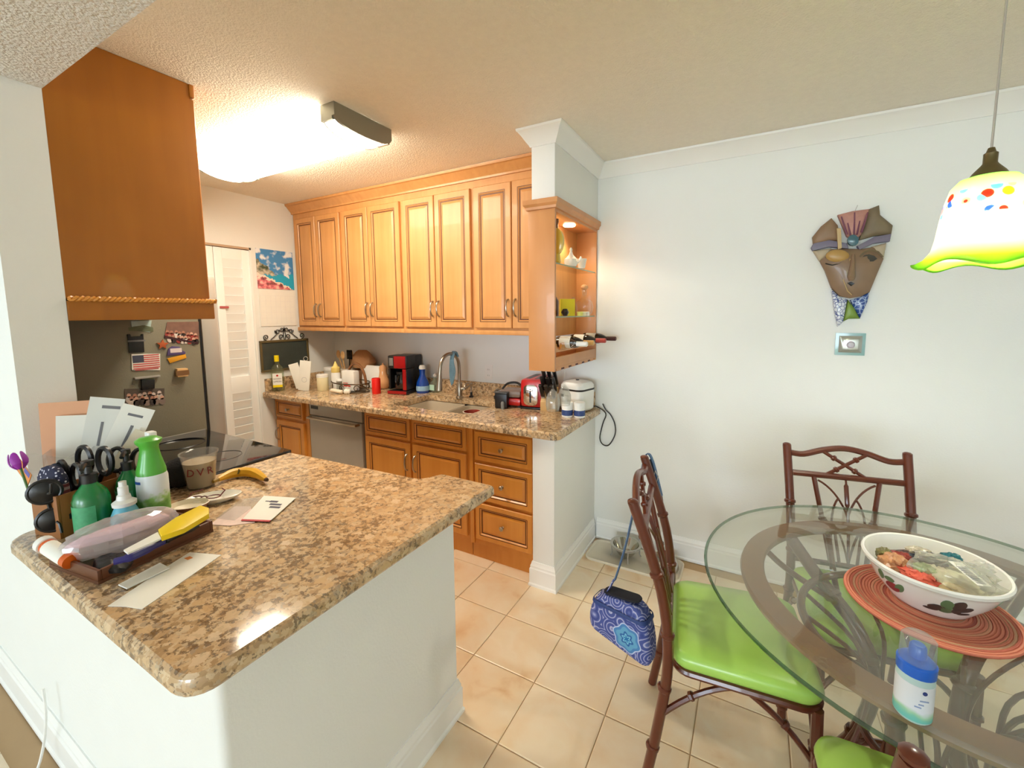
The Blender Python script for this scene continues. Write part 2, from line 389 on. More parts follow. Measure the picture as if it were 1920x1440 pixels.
# ------------------------------------------------------------------ cabinet making
def ringpanel(g, w, h, rings, mis):
    """raised panel in the xz plane, x centred, z from 0, facing -y; rings of (inset, y)"""
    ls = [[(-w/2+i, y, i), (w/2-i, y, i), (w/2-i, y, h-i), (-w/2+i, y, h-i)] for i, y in rings]
    return g.loops(ls, mis)
def front(name, w, h, parent, loc, wm=None, st=.052):
    st = min(st, h*.24)
    g = G(); ringpanel(g, w, h, [(0, 0), (0, -.016), (.004, -.020), (st-.006, -.020), (st, -.013), (st+.007, -.012), (st+.022, -.018), (st+.027, -.018)],
                       [0, 0, 0, 0, 1, 0, 0])
    # dark glaze lines of the frame bead
    for a in (st-.010,):
        x, z0, z1 = w/2-a, a, h-a
        for q in ((-x-.002, -x+.002, z0, z1), (x-.002, x+.002, z0, z1)): g.bb(q[0], q[1], -.0206, -.0195, q[2], q[3], 1)
        for q in (z0, z1): g.bb(-x, x, -.0206, -.0195, q-.002, q+.002, 1)
    o = g.build(name, [wm or M_wood, M_glaze], parent, ang=20); o.location = loc; return o
def pull(parent, loc, L=.10):
    g = G(); g.tube([(0, 0, -L/2), (0, -.012, -L/2+.004), (0, -.024, -L*.3), (0, -.028, 0), (0, -.024, L*.3), (0, -.012, L/2-.004), (0, 0, L/2)], [.006, .0055, .005, .005, .005, .0055, .006], 8)
    o = g.build('handle', M_nickel, parent); o.location = loc; return o
def knob(parent, loc):
    g = G().lathe([(.008, 0), (.005, .006), (.005, .012), (.013, .018), (.014, .023), (.009, .028), (.001, .029)], n=14); g.xf(Matrix.Rotation(pi/2, 4, 'X'))
    o = g.build('knob', M_nickel, parent); o.location = loc; return o
# wall cabinets
names = ['wall-mounted maple cabinet with two doors, at the calendar end', 'wall-mounted maple cabinet with two doors, above the coffee maker',
         'wall-mounted maple cabinet with two doors, above the faucet', 'wall-mounted maple cabinet with two doors, against the open wine cabinet']
edges = [-2.59, -1.98, -1.343, -.722, -.135]
doors = [(-2.555, -2.292, -2.286, -1.995), (-1.967, -1.682, -1.676, -1.357), (-1.328, -1.038, -1.032, -.737), (-.709, -.430, -.424, -.145)]
for i in range(4):
    x0, x1 = edges[i], edges[i+1]; t = thing('wall_cabinet', names[i], 'cabinet', ((x0+x1)/2, 0, 1.395), group='maple wall cabinets over the sink counter'); cx = (x0+x1)/2
    g = G().bb(x0-cx, x1-cx, -.35, -.002, .0, .985); g.build('body', M_wood, t, smooth=False)
    G().bb(x0-cx, x1-cx, -.366, -.35, 0, .03).build('light_rail', M_wood, t, bevel=.003)
    d = doors[i]
    for k in (0, 1):
        a, b = d[2*k], d[2*k+1]; o = front('door', b-a, .895, t, ((a+b)/2-cx, -.35, .043))
        pull(o, ((b-a)/2-.024 if k == 0 else -(b-a)/2+.024, -.020, .13), .105)
g = sweep(G(), [(-2.598, -.35), (-.137, -.35)], [(.0, 2.380), (.012, 2.380), (.014, 2.392), (.018, 2.398), (.03, 2.41), (.052, 2.436), (.062, 2.440), (.066, 2.455), (-.3, 2.455), (-.3, 2.381)])
tag(g.build('cabinet_crown_moulding', M_wood, ang=20), 'long maple crown moulding topping the wall cabinets under the ceiling', 'moulding')

# base cabinets (faces at y = -.6)
def base_cab(x0, x1, label, sunk=False):
    cx = (x0+x1)/2; t = thing('base_cabinet', label, 'cabinet', (cx, 0, 0)); w = x1-x0
    g = G()
    if sunk: g.bb(-w/2, w/2, -.60, -.58, .10, .86).bb(-w/2, -w/2+.015, -.58, -.01, .10, .86).bb(w/2-.015, w/2, -.58, -.01, .10, .86).bb(-w/2+.015, w/2-.015, -.58, -.01, .10, .12)
    else: g.bb(-w/2, w/2, -.60, -.01, .10, .86)
    g.build('body', M_wooddk, t, smooth=False)
    G().bb(-w/2, w/2, -.585, -.57, .0, .10).build('toe_kick', M_wooddk, t, smooth=False)
    return t, cx
t, cx = base_cab(-2.59, -2.16, 'narrow maple base cabinet with drawer and door, left of the dishwasher')
o = front('drawer', .36, .15, t, (-2.39-cx, -.60, .69), M_wooddk, .03); knob(o, (0, -.02, .075))
o = front('door', .36, .52, t, (-2.39-cx, -.60, .145), M_wooddk); pull(o, (-.155, -.02, .40))
t, cx = base_cab(-1.528, -.605, 'double-door maple base cabinet under the sink', True)
for a, b, s in ((-1.508, -1.082, 1), (-1.060, -.622, -1)):
    front('drawer_front', b-a, .155, t, ((a+b)/2-cx, -.60, .685), M_wooddk, .034)
    o = front('door', b-a, .53, t, ((a+b)/2-cx, -.60, .137), M_wooddk); pull(o, (s*((b-a)/2-.026), -.02, .40), .11)
t, cx = base_cab(-.600, -.137, 'three-drawer maple base cabinet beside the white stub wall')
G().bb(-.600-cx, -.572-cx, -.612, -.60, .10, .86).build('pilaster', M_wooddk, t, bevel=.004)
for z0, z1 in ((.645, .825), (.395, .625), (.14, .375)):
    o = front('drawer', .395, z1-z0, t, (-.358-cx, -.60, z0), M_wooddk, .042); knob(o, (0, -.018, (z1-z0)/2))

# dishwasher
t = thing('dishwasher', 'stainless dishwasher between the maple base cabinets', 'dishwasher', (-1.843, 0, 0))
G().bb(-.302, .302, -.58, -.02, .10, .855).build('body', M_steel, t, smooth=False)
G().bb(-.296, .296, -.612, -.58, .12, .745).build('door', M_steel, t, bevel=.004)
G().bb(-.296, .296, -.608, -.58, .75, .852).build('control_panel', M_steel, t, bevel=.004)
g = G().tube([(-.27, -.614, .735), (-.27, -.645, .735), (-.2, -.65, .735), (.2, -.65, .735), (.27, -.645, .735), (.27, -.614, .735)], .010, 8); g.build('handle', M_nickel, t)
G().bb(-.275, -.19, -.6095, -.608, .80, .825).build('badge', M_black, t, smooth=False)
G().bb(-.302, .302, -.56, -.54, 0, .10).build('toe_kick', M_black, t, smooth=False)

# sink counter with cut-out, splash-backs
SK = (-1.30, -.63, -.565, -.165)
g = G(); Z0, Z1 = .864, CT
x0, x1, y0, y1 = -2.597, .034, -.70, -.003
hole = rrect(SK[0], SK[1], SK[2], SK[3], .05, 4)
outer = []
segs = len(hole)//4
for c, (X, Y) in enumerate(((x1, y1), (x0, y1), (x0, y0), (x1, y0))):
    for j in range(segs):
        if c == 3: # rounded nose at the stub wall
            a = -pi/2 + (pi/2)*(j/(segs-1)); outer.append((x1-.05+.05*cos(a), y0+.05+.05*sin(a)))
        else: outer.append((X, Y))
ls = [[(x, y, Z0) for x, y in hole], [(x, y, Z0) for x, y in outer], [(x, y, Z0+.006) for x, y in outer],
      [(x, y, Z1-.010) for x, y in outer], [(x+(.008 if x < -1 else -.008), y+(.008 if y < -.3 else -.0005), Z1) for x, y in outer], [(x, y, Z1) for x, y in hole], [(x, y, Z0) for x, y in hole]]
t = thing('sink_countertop', 'long speckled granite countertop along the back wall holding the sink', 'countertop', (-1.28, -.35, Z0))
gg = G().loops(ls, cap=False); gg.xf(Matrix.Translation((1.28, .35, -Z0))); gg.build('slab', M_granite, t, ang=30)
gg = G().bb(-2.575, .0, -.022, -.003, CT, CT+.105); gg.xf(Matrix.Translation((1.28, .35, -Z0))); gg.build('backsplash', M_granite, t, bevel=.003)
gg = G().bb(-2.597, -2.577, -.68, -.003, CT, CT+.105); gg.xf(Matrix.Translation((1.28, .35, -Z0))); gg.build('side_splash', M_granite, t, bevel=.003)

# sink
t = thing('kitchen_sink', 'beige double-bowl undermount sink set in the granite counter', 'sink', ((SK[0]+SK[1])/2, (SK[2]+SK[3])/2, .86))
M_sink = mat('beige_sink', (196, 184, 164), .3)
def bowl(cx, w, d, name):
    g = G(); a = rrect(cx-w/2, cx+w/2, -.205, .205, .06, 4); b = rrect(cx-w/2+.02, cx+w/2-.02, -.185, .185, .06, 4)
    ex = rrect(cx-w/2-.008, cx+w/2+.008, -.213, .213, .06, 4); eb = rrect(cx-w/2+.01, cx+w/2-.01, -.195, .195, .06, 4)
    g.loops([[(x, y, -d-.008) for x, y in eb], [(x, y, 0) for x, y in ex], [(x, y, 0) for x, y in a], [(x, y, -d) for x, y in b]])
    return g.build(name, M_sink, t, ang=50)
bowl(-.155, .355, .20, 'bowl'); bowl(.19, .285, .17, 'bowl')
G().lathe([(.0001, 0), (.042, 0), (.045, .004), (.03, .004), (.0001, .002)], (-.155, 0, -.199), 18).build('drain', M_steel, t)
G().lathe([(.0001, 0), (.042, 0), (.045, .004), (.03, .004), (.0001, .002)], (.19, 0, -.169), 18).build('drain', M_steel, t)
p = on(882, 771, 'z', .895)
tag(place(G().lathe([(.0001, 0), (.04, 0), (.046, .01), (.058, .19), (.063, .197), (.057, .198), (.052, .17), (.038, .06), (.0001, .055)], n=22, mis=[0, 0, 0, 0, 0, 1, 1, 1]).build('cup', [mat('cream_ceramic', (236, 222, 204), .3), mat('red_glaze', (150, 50, 34), .3)]), (p.x, p.y+.02, .692)),
    'tall cream cup with rust-red inside, standing in the right sink bowl', 'cup')

# peninsula top
t = thing('peninsula_countertop', 'large speckled granite peninsula top covered with clutter', 'countertop', (-.42, -1.9, .868))
def rc(c, r, a0, a1, n=6): return [(c[0]+r*cos(a0+(a1-a0)*i/n), c[1]+r*sin(a0+(a1-a0)*i/n)) for i in range(n+1)]
poly = rc((.04, -2.322), .055, -pi/2, 0)+rc((.082, -1.427), .018, 0, pi/2, 4)+rc((-.135, -1.432), .025, pi/2, pi*.8, 3)+[(-.175, -1.462), (-.195, -1.488), (-.235, -1.492)]+[(-.60, -1.508), (-.936, -1.530), (-.936, -2.145), (-1.128, -2.145), (-1.128, -2.268), (-.955, -2.285)]+rc((-.885, -2.322), .055, pi*.85, pi*1.5)
def inset(P, d):
    out = []; k = len(P)
    for i in range(k):
        a, b, c = Vector(P[i-1]), Vector(P[i]), Vector(P[(i+1) % k]); u = (b-a); w = (c-b)
        if u.length < 1e-6 or w.length < 1e-6: out.append(tuple(b)); continue
        u.normalize(); w.normalize(); n = Vector((-u.y, u.x))+Vector((-w.y, w.x)); n.normalize(); out.append((b.x+n.x*d, b.y+n.y*d))
    return out
g = G(); pi_ = inset(poly, .012); pj = inset(poly, .004)
g.loops([[(x, y, .868) for x, y in pj], [(x, y, .874) for x, y in poly], [(x, y, .890) for x, y in poly], [(x, y, .900) for x, y in pj], [(x, y, CT) for x, y in pi_]])
g.xf(Matrix.Translation((.42, 1.9, -.868))); g.build('slab', M_granite, t, ang=30)
# the peninsula's base carcass (kitchen side)
t = thing('peninsula_cabinet', 'maple base cabinet under the peninsula top, facing the kitchen', 'cabinet', (-.55, -1.85, 0))
G().bb(-.385, .385, -.31, .31, .1, .862).build('body', M_wooddk, t, smooth=False)
G().bb(-.385, .385, -.30, .27, 0, .1).build('toe_kick', M_wooddk, t, smooth=False)
for k in (-1, 1):
    o = front('door', .37, .70, t, (k*.192, .31, .13), M_wooddk); o.rotation_euler = (0, 0, pi)

# stove
t = thing('stove', 'black glass-top stove between refrigerator and peninsula', 'stove', (-1.322, -1.84, 0))
G().bb(-.376, .376, -.29, .28, .09, .895).build('body', M_steel, t, smooth=False)
G().bb(-.376, .376, .28, .315, .20, .82).build('oven_door', M_blackg, t, bevel=.004)
G().tube([(-.32, .316, .77), (-.32, .35, .77), (.32, .35, .77), (.32, .316, .77)], .011, 8).build('handle', M_steel, t)
G().bb(-.381, .381, -.305, .318, .895, .912).build('cooktop', M_blackg, t, bevel=.003)
for cx_, cy_, r in ((-.19, .12, .10), (.19, .12, .075), (-.19, -.14, .075), (.19, -.14, .10)):
    G().tube(arc((cx_, cy_, .9125), r, 0, 2*pi, 40, 'xy')[:-1], .0012, 4, closed=True).build('burner_ring', mat('burner_print', (34, 34, 36), .3), t)
G().bb(-.379, -.372, -.30, .316, .912, .9145).build('edge_trim', M_steel, t, smooth=False)
# refrigerator
t = thing('refrigerator', 'grey refrigerator with photographs and magnets on its side', 'refrigerator', (-2.155, -1.80, 0))
G().bb(-.425, .425, -.345, .30, .02, 1.76).build('body', M_fside, t, bevel=.006)
G().bb(-.425, .425, .312, .40, .62, 1.75).build('door', M_steel, t, bevel=.02, label='brushed steel fridge door')
G().bb(-.425, .425, .312, .40, .05, .61).build('freezer_drawer', M_steel, t, bevel=.02)
G().bb(-.415, .415, .298, .314, .05, 1.74).build('gasket', M_black, t, smooth=False)
for x in (-.36, .36): G().bb(x-.03, x+.03, -.3, -.24, 0, .03).build('foot', M_black, t, smooth=False)
# cabinet above the stove
t = thing('wall_cabinet', 'big amber maple wall cabinet above the stove, end panel towards the dining room', 'cabinet', (-1.4275, -1.94, 1.515))
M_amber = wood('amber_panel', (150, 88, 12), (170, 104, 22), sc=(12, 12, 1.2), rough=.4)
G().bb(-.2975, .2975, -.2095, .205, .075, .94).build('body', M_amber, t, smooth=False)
G().bb(-.2975, .3015, -.209, .235, .0, .068).build('light_rail', M_amber, t, bevel=.004)
g = G()
n = 90
for s in (0, 1):
    g.tube([(.3045+.004*cos(i*1.1+s*pi), -.205+.44*i/n, .075+.005*sin(i*1.1+s*pi)) for i in range(n+1)], .0055, 6)
    g.tube([(-.29+.595*i/n, .24+.004*cos(i*1.1+s*pi), .075+.005*sin(i*1.1+s*pi)) for i in range(n+1)], .0055, 6)
g.build('rope_moulding', M_wooddk, t)
for k in (-1, 1):
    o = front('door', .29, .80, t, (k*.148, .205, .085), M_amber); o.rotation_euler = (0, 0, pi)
G().bb(-.2975, .3035, .205, .222, .89, .94).build('top_trim', M_amber, t, bevel=.003)

# ------------------------------------------------------------------ open wine cabinet over the stub wall
t = thing('wine_cabinet', 'open maple wine cabinet with glass shelves, built between the stub walls', 'cabinet', (-.066, -.335, 1.225))
M_wine = wood('wine_cabinet_maple', (200, 138, 82), (216, 156, 102), sc=(10, 10, 1.2), rough=.35)
def wb(a, b, c, d, e, f, name, m=M_wine, bev=.002, **k):
    g = G().bb(a, b, c, d, e, f); return g.build(name, m, t, bevel=bev, **k)
wb(-.086, .066, -.332, -.314, .0, .84, 'side_panel'); wb(-.086, .066, .314, .333, .0, .84, 'side_panel')
wb(-.086, .066, -.314, .314, .82, .84, 'top_panel')
g = sweep(G(), [(.066, .333), (.066, -.332), (-.086, -.332), (-.086, .02)], [(0, .835), (-.010, .837), (-.012, .85), (-.022, .862), (-.022, .885), (.0, .889)])
g.bb(-.086, .066, -.332, .333, .84, .888); g.build('cornice', M_wine, t, ang=25)
wb(-.086, .066, -.314, .314, .012, .024, 'bottom_shelf')
g = G()
for k in range(6): y = -.27+k*.105; g.bb(-.086, .064, y-.03, y+.03, 0, .012)
g.build('stemware_rail', M_wine, t)
for k in range(5): y = -.2175+k*.105; wb(.04, .063, y-.0215, y+.0215, .001, .0115, 'slot_shade', mat('slot_shade_brown', (84, 34, 22), .6), 0)  # dark fillers paint the shade inside the open slots
# front rail with the dark stemware slots between the rails
wb(.054, .0665, -.314, .314, .024, .075, 'rack_rail'); wb(-.08, -.068, -.314, .314, .024, .075, 'rack_rail')
for z, y0 in ((.562, -.312), (.283, -.312)):
    o = G().bb(-.075, .058, y0, .312, z, z+.007).build('glass_shelf', [M_glass], t, smooth=False, label='clear glass shelf')
    G().bb(.0581, .0592, y0, .312, z, z+.007).build('shelf_edge', mat('glass_edge', (150, 172, 140), .2), o, smooth=False)
# scalloped bottle cradle
g = G(); pts = []
for k in range(6):
    y = -.26+k*.104
    pts += [(y-.045, .145)]+[(y+.036*cos(a), .145+.036*sin(a)-.0) for a in [pi+pi*i/6 for i in range(7)]]+[(y+.045, .145)]
for x in (-.03, .05):
    g2 = [(y, z) for y, z in pts]; poly = [(-.314, .10), (.314, .10)]+g2[::-1]
    k = len(poly); vs = [(x, y, z) for y, z in poly]+[(x+.012, y, z) for y, z in poly]
    g.add(vs, [tuple(range(k)), tuple(range(2*k-1, k-1, -1))]+[(i, (i+1) % k, k+(i+1) % k, k+i) for i in range(k)])
g.build('bottle_cradle', M_wooddk, t, smooth=False)
g = G().lathe([(.0001, 0), (.034, 0), (.036, .006), (.026, .008)], (0, .02, .812), 20); g.build('puck_light', mat('puck_glow', (255, 240, 215), .4, emit=(255, 226, 180), es=14), t, label='glowing round puck light')
lamp('puck_lamp', 'SPOT', (-.062, -.31, 2.02), 5, (1, .82, .58), .03, (0, 0, 0), spot_size=radians(150), spot_blend=.6)
# bottles lying in the cradle, necks towards the dining room
def wine_bottle(y, dark, cap, label, lab=None):
    t = thing('wine_bottle', label, 'bottle', (-.06, y, 1.371), group='wine bottles lying in the rack')
    M = Matrix.Rotation(pi/2, 4, 'Y')
    g = G().lathe([(.0001, -.0), (.03, 0), (.033, .006), (.033, .10), (.026, .125), (.013, .15), (.0125, .20), (.0001, .20)], n=16); g.xf(M); g.build('body', dark, t)
    g = G().lathe([(.0135, .155), (.0138, .21), (.010, .214), (.0001, .214)], n=14); g.xf(M); g.build('capsule', cap, t)
    if lab: g = G().lathe([(.0336, .02), (.0336, .085)], n=16); g.f = g.f[:16]; g.mi = g.mi[:16]; g.xf(M); g.build('label', lab, t)
M_bot = mat('dark_bottle_glass', (24, 18, 18), .08, coat=.4)
wine_bottle(-.595, M_glass, M_white, 'clear glass bottle in the rack beside the front panel')
wine_bottle(-.491, M_bot, mat('gold_foil', (214, 176, 112), .35, .4), 'dark wine bottle with gold foil neck in the rack', M_paper)
wine_bottle(-.283, M_bot, mat('rose_foil', (176, 70, 62), .4), 'dark wine bottle with rose-red foil neck in the rack', M_paper)
wine_bottle(-.075, M_bot, mat('brown_foil', (70, 34, 30), .4), 'dark wine bottle with brown foil neck, rearmost in the rack', M_paper)
# items on the glass shelves
ZS, ZL = 1.225+.570, 1.225+.291
t = thing('bottle', 'flat oval yellow liqueur bottle standing on the upper glass shelf', 'bottle', (-.035, -.57, ZS))
g = G(); n = 26
def oval(sx, sz, y): return [(sx*cos(2*pi*i/n), y, .115+sz*sin(2*pi*i/n)) for i in range(n)]
g.loops([oval(.03, .055, -.018), oval(.042, .07, -.012), oval(.042, .07, .012), oval(.03, .055, .018)]); g.lathe([(.02, 0), (.026, .01), (.02, .05)], n=12); g.build('body', mat('yellow_glass', (230, 200, 84), .2, coat=.3), t)
G().lathe([(.009, .18), (.009, .21), (.013, .212), (.013, .232), (.0001, .234)], n=12).build('stopper', M_rattan2, t)
def small(name, label, cat, loc, prof, m, n=18, **k):
    return tag(place(G().lathe(prof, n=n).build(name, m, **k), loc), label, cat)
M_cer = mat('white_ceramic', (244, 240, 228), .25, coat=.2)
t = thing('teapot', 'small white ceramic teapot with pointed lid on the upper glass shelf', 'teapot', (-.02, -.40, ZS))
G().lathe([(.0001, .0), (.03, 0), (.04, .02), (.038, .04), (.024, .052), (.022, .055)], n=18).build('body', M_cer, t)
G().lathe([(.024, .052), (.012, .066), (.006, .085), (.009, .094), (.004, .105), (.0001, .106)], n=14).build('lid', M_cer, t)
G().tube(bez((.034, 0, .018), (.055, 0, .02), (.055, 0, .045), (.062, 0, .05)), .006, 8).build('spout', M_cer, t)
small('cup', 'small white ceramic cup on the upper glass shelf', 'cup', (-.005, -.27, ZS), [(.0001, 0), (.02, 0), (.028, .045), (.031, .055), (.028, .055), (.018, .006), (.0001, .005)], M_cer)
t = thing('decanter', 'round clear glass decanter with ball stopper on the lower glass shelf', 'decanter', (-.012, -.20, ZL))
G().lathe([(.0001, 0), (.03, 0), (.045, .015), (.055, .05), (.047, .085), (.02, .105), (.014, .13), (.016, .155), (.014, .155), (.012, .13), (.0001, .108)], n=22).build('body', M_glass, t)
G().ell((0, 0, .172), (.022, .022, .018)).build('stopper', mat('cork_ball', (226, 170, 120), .5), t)
t = thing('bottle', 'slim clear glass bottle standing beside the round decanter', 'bottle', (-.03, -.335, ZL))
G().lathe([(.0001, 0), (.022, 0), (.024, .05), (.01, .085), (.009, .11), (.007, .11), (.007, .08), (.0001, .07)], n=16).build('body', M_glass, t)
o = G().bb(-.045, .045, -.006, .006, 0, .095).build('card', mat('yellow_card', (232, 214, 40), .5), bevel=.002)
tag(place(o, (-.02, -.45, ZL), radians(48)), 'bright yellow square card leaning on the lower glass shelf', 'card')
for k, (y, c) in enumerate(((-.40, (226, 226, 120)), (-.35, (240, 236, 200)), (-.29, (246, 240, 224)))):
    small('candle', ('pale lime tea candle', 'cream tea candle in the middle', 'white tea candle near the decanter')[k]+' on the lower glass shelf', 'candle', (.036, y, ZL), [(.0001, 0), (.017, 0), (.018, .02), (.015, .024), (.0001, .022)], mat('wax%d' % k, c, .5), 12)
o = small('glass_ornament', 'dark round glass ornament at the front of the lower glass shelf', 'ornament', (.03, -.60, ZL), [(.0001, 0), (.012, .002), (.021, .02), (.012, .038), (.0001, .04)], M_bot, 14)
o = small('amber_bottle', 'dark amber bottle behind the front panel on the lower glass shelf', 'bottle', (-.035, -.60, ZL), [(.0001, 0), (.025, 0), (.026, .08), (.012, .105), (.011, .14), (.0001, .142)], mat('amber_glass', (92, 44, 22), .15, coat=.3), 14)
# stemmed glasses hanging upside down from the rails
for y, lab in ((-.60, 'wine glass hanging upside down beside the knife block'), (-.44, 'wine glass hanging upside down beside the rice cooker')):
    t = thing('wine_glass', lab, 'glass', (-.04, y, 1.226), group='stemmed glasses hanging under the wine cabinet')
    G().lathe([(.0001, .0), (.032, -.002), (.033, -.004), (.006, -.010), (.004, -.02), (.004, -.095), (.007, -.105)], n=18).build('stem', M_glass, t)
    G().lathe([(.007, -.105), (.026, -.13), (.038, -.165), (.039, -.19), (.033, -.225), (.032, -.225), (.038, -.19), (.036, -.165), (.024, -.132), (.0001, -.11)], n=22).build('bowl', clear('hanging_glass', (.93, .94, .93), .25, .05, .12), t)

# ------------------------------------------------------------------ faucet and things at the sink
p = on(862, 746, 'z', CT)
t = thing('faucet', 'tall brushed nickel gooseneck faucet behind the sink', 'faucet', (p.x, p.y, CT), radians(-4))
G().lathe([(.03, 0), (.03, .008), (.021, .016), (.020, .11), (.015, .12)], n=18).build('base', M_nickel, t)
path = [(0, 0, .10), (0, 0, .24)]+arc((0, -.10, .24), .10, 0, pi, 14, 'yz')[1:]+[(0, -.205, .20)]
G().tube(path, .0125, 12).build('neck', M_nickel, t)
G().tube([(0, -.204, .215), (0, -.208, .17), (0, -.213, .12), (0, -.216, .09)], [.014, .016, .021, .023], 14).build('spray_head', M_nickel, t)
G().tube([(.018, 0, .07), (.05, .01, .075), (.085, .02, .10), (.10, .022, .115)], [.012, .009, .007, .008], 10).build('lever', M_nickel, t)
t2 = thing('dish_brush', 'blue-grey dish cloth draped over the faucet neck', 'cloth', (p.x+.004, p.y-.06, CT+.335)); t2.name = 'dish_cloth'
g = G()
for k in range(5):
    x = -.014+k*.007; g.tube(smoothpath([(x, .03, -.02), (x*.9, .0, .018), (x*.8, -.03, -.04), (x*1.0+.004*k, -.035, -.12), (x*.6, -.037, -.20-.012*(k % 3))], 4), [.006]*17, 6)
g.build('cloth', mat('blue_grey_cloth', (110, 142, 158), .9, bump=.4), t2)
p = on(935, 752, 'z', CT)
t = thing('soap_dispenser', 'small brushed nickel soap dispenser behind the right sink bowl', 'soap dispenser', (p.x, p.y+.02, CT))
G().lathe([(.02, 0), (.02, .006), (.011, .012), (.010, .055), (.013, .06), (.013, .07), (.0001, .072)], n=14).build('base', M_nickel, t)
G().tube([(0, 0, .06), (0, -.02, .085), (0, -.05, .088), (0, -.075, .075)], .006, 8).build('spout', M_nickel, t)
p = on(893, 742, 'z', CT)
t = thing('filter_tap', 'small nickel filter tap between faucet and soap dispenser', 'tap', (p.x, -.10, CT))
G().lathe([(.018, 0), (.018, .008), (.010, .014), (.009, .04)], n=14).build('base', M_black, t)
G().tube([(0, 0, .035), (0, 0, .07)]+arc((0, -.045, .07), .045, 0, pi, 10, 'yz')[1:], .006, 8).build('spout', M_nickel, t)
t = thing('scrub_brush', 'dark round scrub brush lying behind the soap dispenser', 'brush', (-.73, -.06, CT))
G().lathe([(.0001, 0), (.03, 0), (.034, .02), (.026, .026), (.0001, .026)], n=16).build('bristles', M_black, t)
G().lathe([(.026, .026), (.024, .04), (.010, .05), (.013, .07), (.0001, .074)], n=16).build('knob_handle', mat('bronze', (70, 60, 46), .3, .8), t)
# bottles right of the coffee maker
p = on(793, 736, 'z', CT)
t = thing('dish_soap', 'blue bottle of dish liquid with white top, right of the coffee maker', 'bottle', (p.x, p.y, CT))
M_blue = mat('blue_plastic', (18, 66, 158), .25, coat=.3)
G().lathe([(.0001, 0), (.048, 0), (.052, .01), (.052, .06), (.046, .09), (.026, .13), (.021, .15), (.024, .19), (.0001, .192)], n=20).build('body', M_blue, t)
G().lathe([(.025, .19), (.026, .205), (.02, .222), (.0001, .224)], n=16).build('cap', M_white, t)
G().lathe([(.0528, .02), (.0528, .058)], n=20).build('label', mat('pale_label', (150, 190, 230), .5, var=.4, vscale=60), t)
p = on(816, 735, 'z', CT)
t = thing('soap_bottle', 'clear soap bottle with pale green label under the faucet head', 'bottle', (p.x, p.y, CT))
G().lathe([(.0001, 0), (.036, 0), (.038, .01), (.038, .075), (.02, .095), (.014, .10), (.014, .125), (.0001, .126)], n=18).build('body', clear('soap_plastic', (.85, .9, .85), .2, .05, .25, (200, 214, 200)), t)
G().bb(-.024, .024, -.0400, -.0388, .02, .065).build('label', mat('mint_label', (178, 214, 196), .5), t, smooth=False)
G().lathe([(.012, .125), (.014, .14), (.005, .145), (.005, .155), (.0001, .156)], n=12).build('cap', M_white, t)
# coffee maker
p = on(748, 738, 'z', CT)
t = thing('coffee_maker', 'black and red drip coffee maker with glass carafe', 'coffee maker', (p.x-.01, p.y+.09, CT), radians(12))
M_redp = mat('red_plastic', (156, 14, 20), .22, coat=.4)
G().bb(-.085, .085, -.13, .12, 0, .03).build('base', M_black, t, bevel=.008)
G().bb(-.084, .084, -.134, -.13, .004, .028).build('base_trim', M_redp, t, bevel=.001)
G().bb(-.085, .085, .0, .12, .035, .30).build('tank', M_black, t, bevel=.012)
G().bb(-.085, .085, -.115, .02, .20, .305).build('brew_head', M_black, t, bevel=.012)
G().bb(-.028, .075, -.118, -.113, .205, .30).build('front_panel', M_redp, t, bevel=.004, label='red front panel')
G().bb(-.07, -.035, -.1175, -.114, .225, .285).build('display', mat('grey_panel', (120, 120, 118), .4), t, smooth=False)
G().bb(-.085, -.066, -.11, -.0, .035, .2).build('side_pillar', M_black, t, bevel=.004)
G().bb(.045, .085, -.116, -.0, .035, .2).build('side_pillar', M_black, t, bevel=.004)
G().bb(.048, .078, -.119, -.116, .035, .2).build('pillar_trim', M_redp, t, smooth=False)
c = G().lathe([(.0001, .0), (.05, 0), (.058, .02), (.056, .08), (.04, .12), (.04, .125), (.037, .12), (.053, .08), (.054, .02), (.0001, .006)], (0, -.055, .037), n=20).build('carafe', M_glass, t)
G().lathe([(.0001, .004), (.053, .004), (.055, .02), (.054, .045), (.0001, .046)], (0, -.055, .037), n=20).build('coffee', mat('coffee', (38, 18, 10), .1), c)
G().lathe([(.042, .118), (.043, .135), (.02, .145), (.0001, .146)], (0, -.055, .037), n=18).build('lid', M_black, c)
G().tube([(0, -.1, .15), (0, -.135, .15), (0, -.138, .10), (0, -.11, .075)], .008, 8).build('handle', M_black, c)

# ------------------------------------------------------------------ clutter at the left end of the sink counter
def at(px, py): q = on(px, py, 'z', CT); return (q.x, q.y, CT)
p = on(523, 727, 'z', CT)
t = thing('liquor_bottle', 'clear rum bottle with yellow cap, in front of the chalkboard', 'bottle', (-2.535, -.605, CT), radians(55))
G().lathe([(.0001, 0), (.044, 0), (.047, .01), (.047, .175), (.036, .205), (.016, .225), (.015, .265), (.0001, .266)], n=18, sx=1.0, sy=.75).build('body', clear('bottle_glass', (.84, .88, .78), .25, .03, .12, (200, 205, 170)), t)
G().lathe([(.018, .245), (.018, .295), (.0001, .296)], n=14).build('cap', mat('yellow_cap', (240, 216, 20), .35), t)
g = G(); g.bb(-.034, .034, -.0372, -.0358, .055, .15); g.build('label', M_paper, t, smooth=False)
G().bb(-.034, .034, -.0374, -.0356, .035, .055).build('label_band', mat('yellow_cap', (240, 216, 20), .35), t, smooth=False)
text('lettering', 'BACARDI', .0135, t, (0, -.0376, .105), (pi/2, 0, 0), mat('ink', (40, 40, 44), .6))
text('lettering', 'LIMON', .018, t, (0, -.0376, .082), (pi/2, 0, 0), mat('ink', (40, 40, 44), .6))
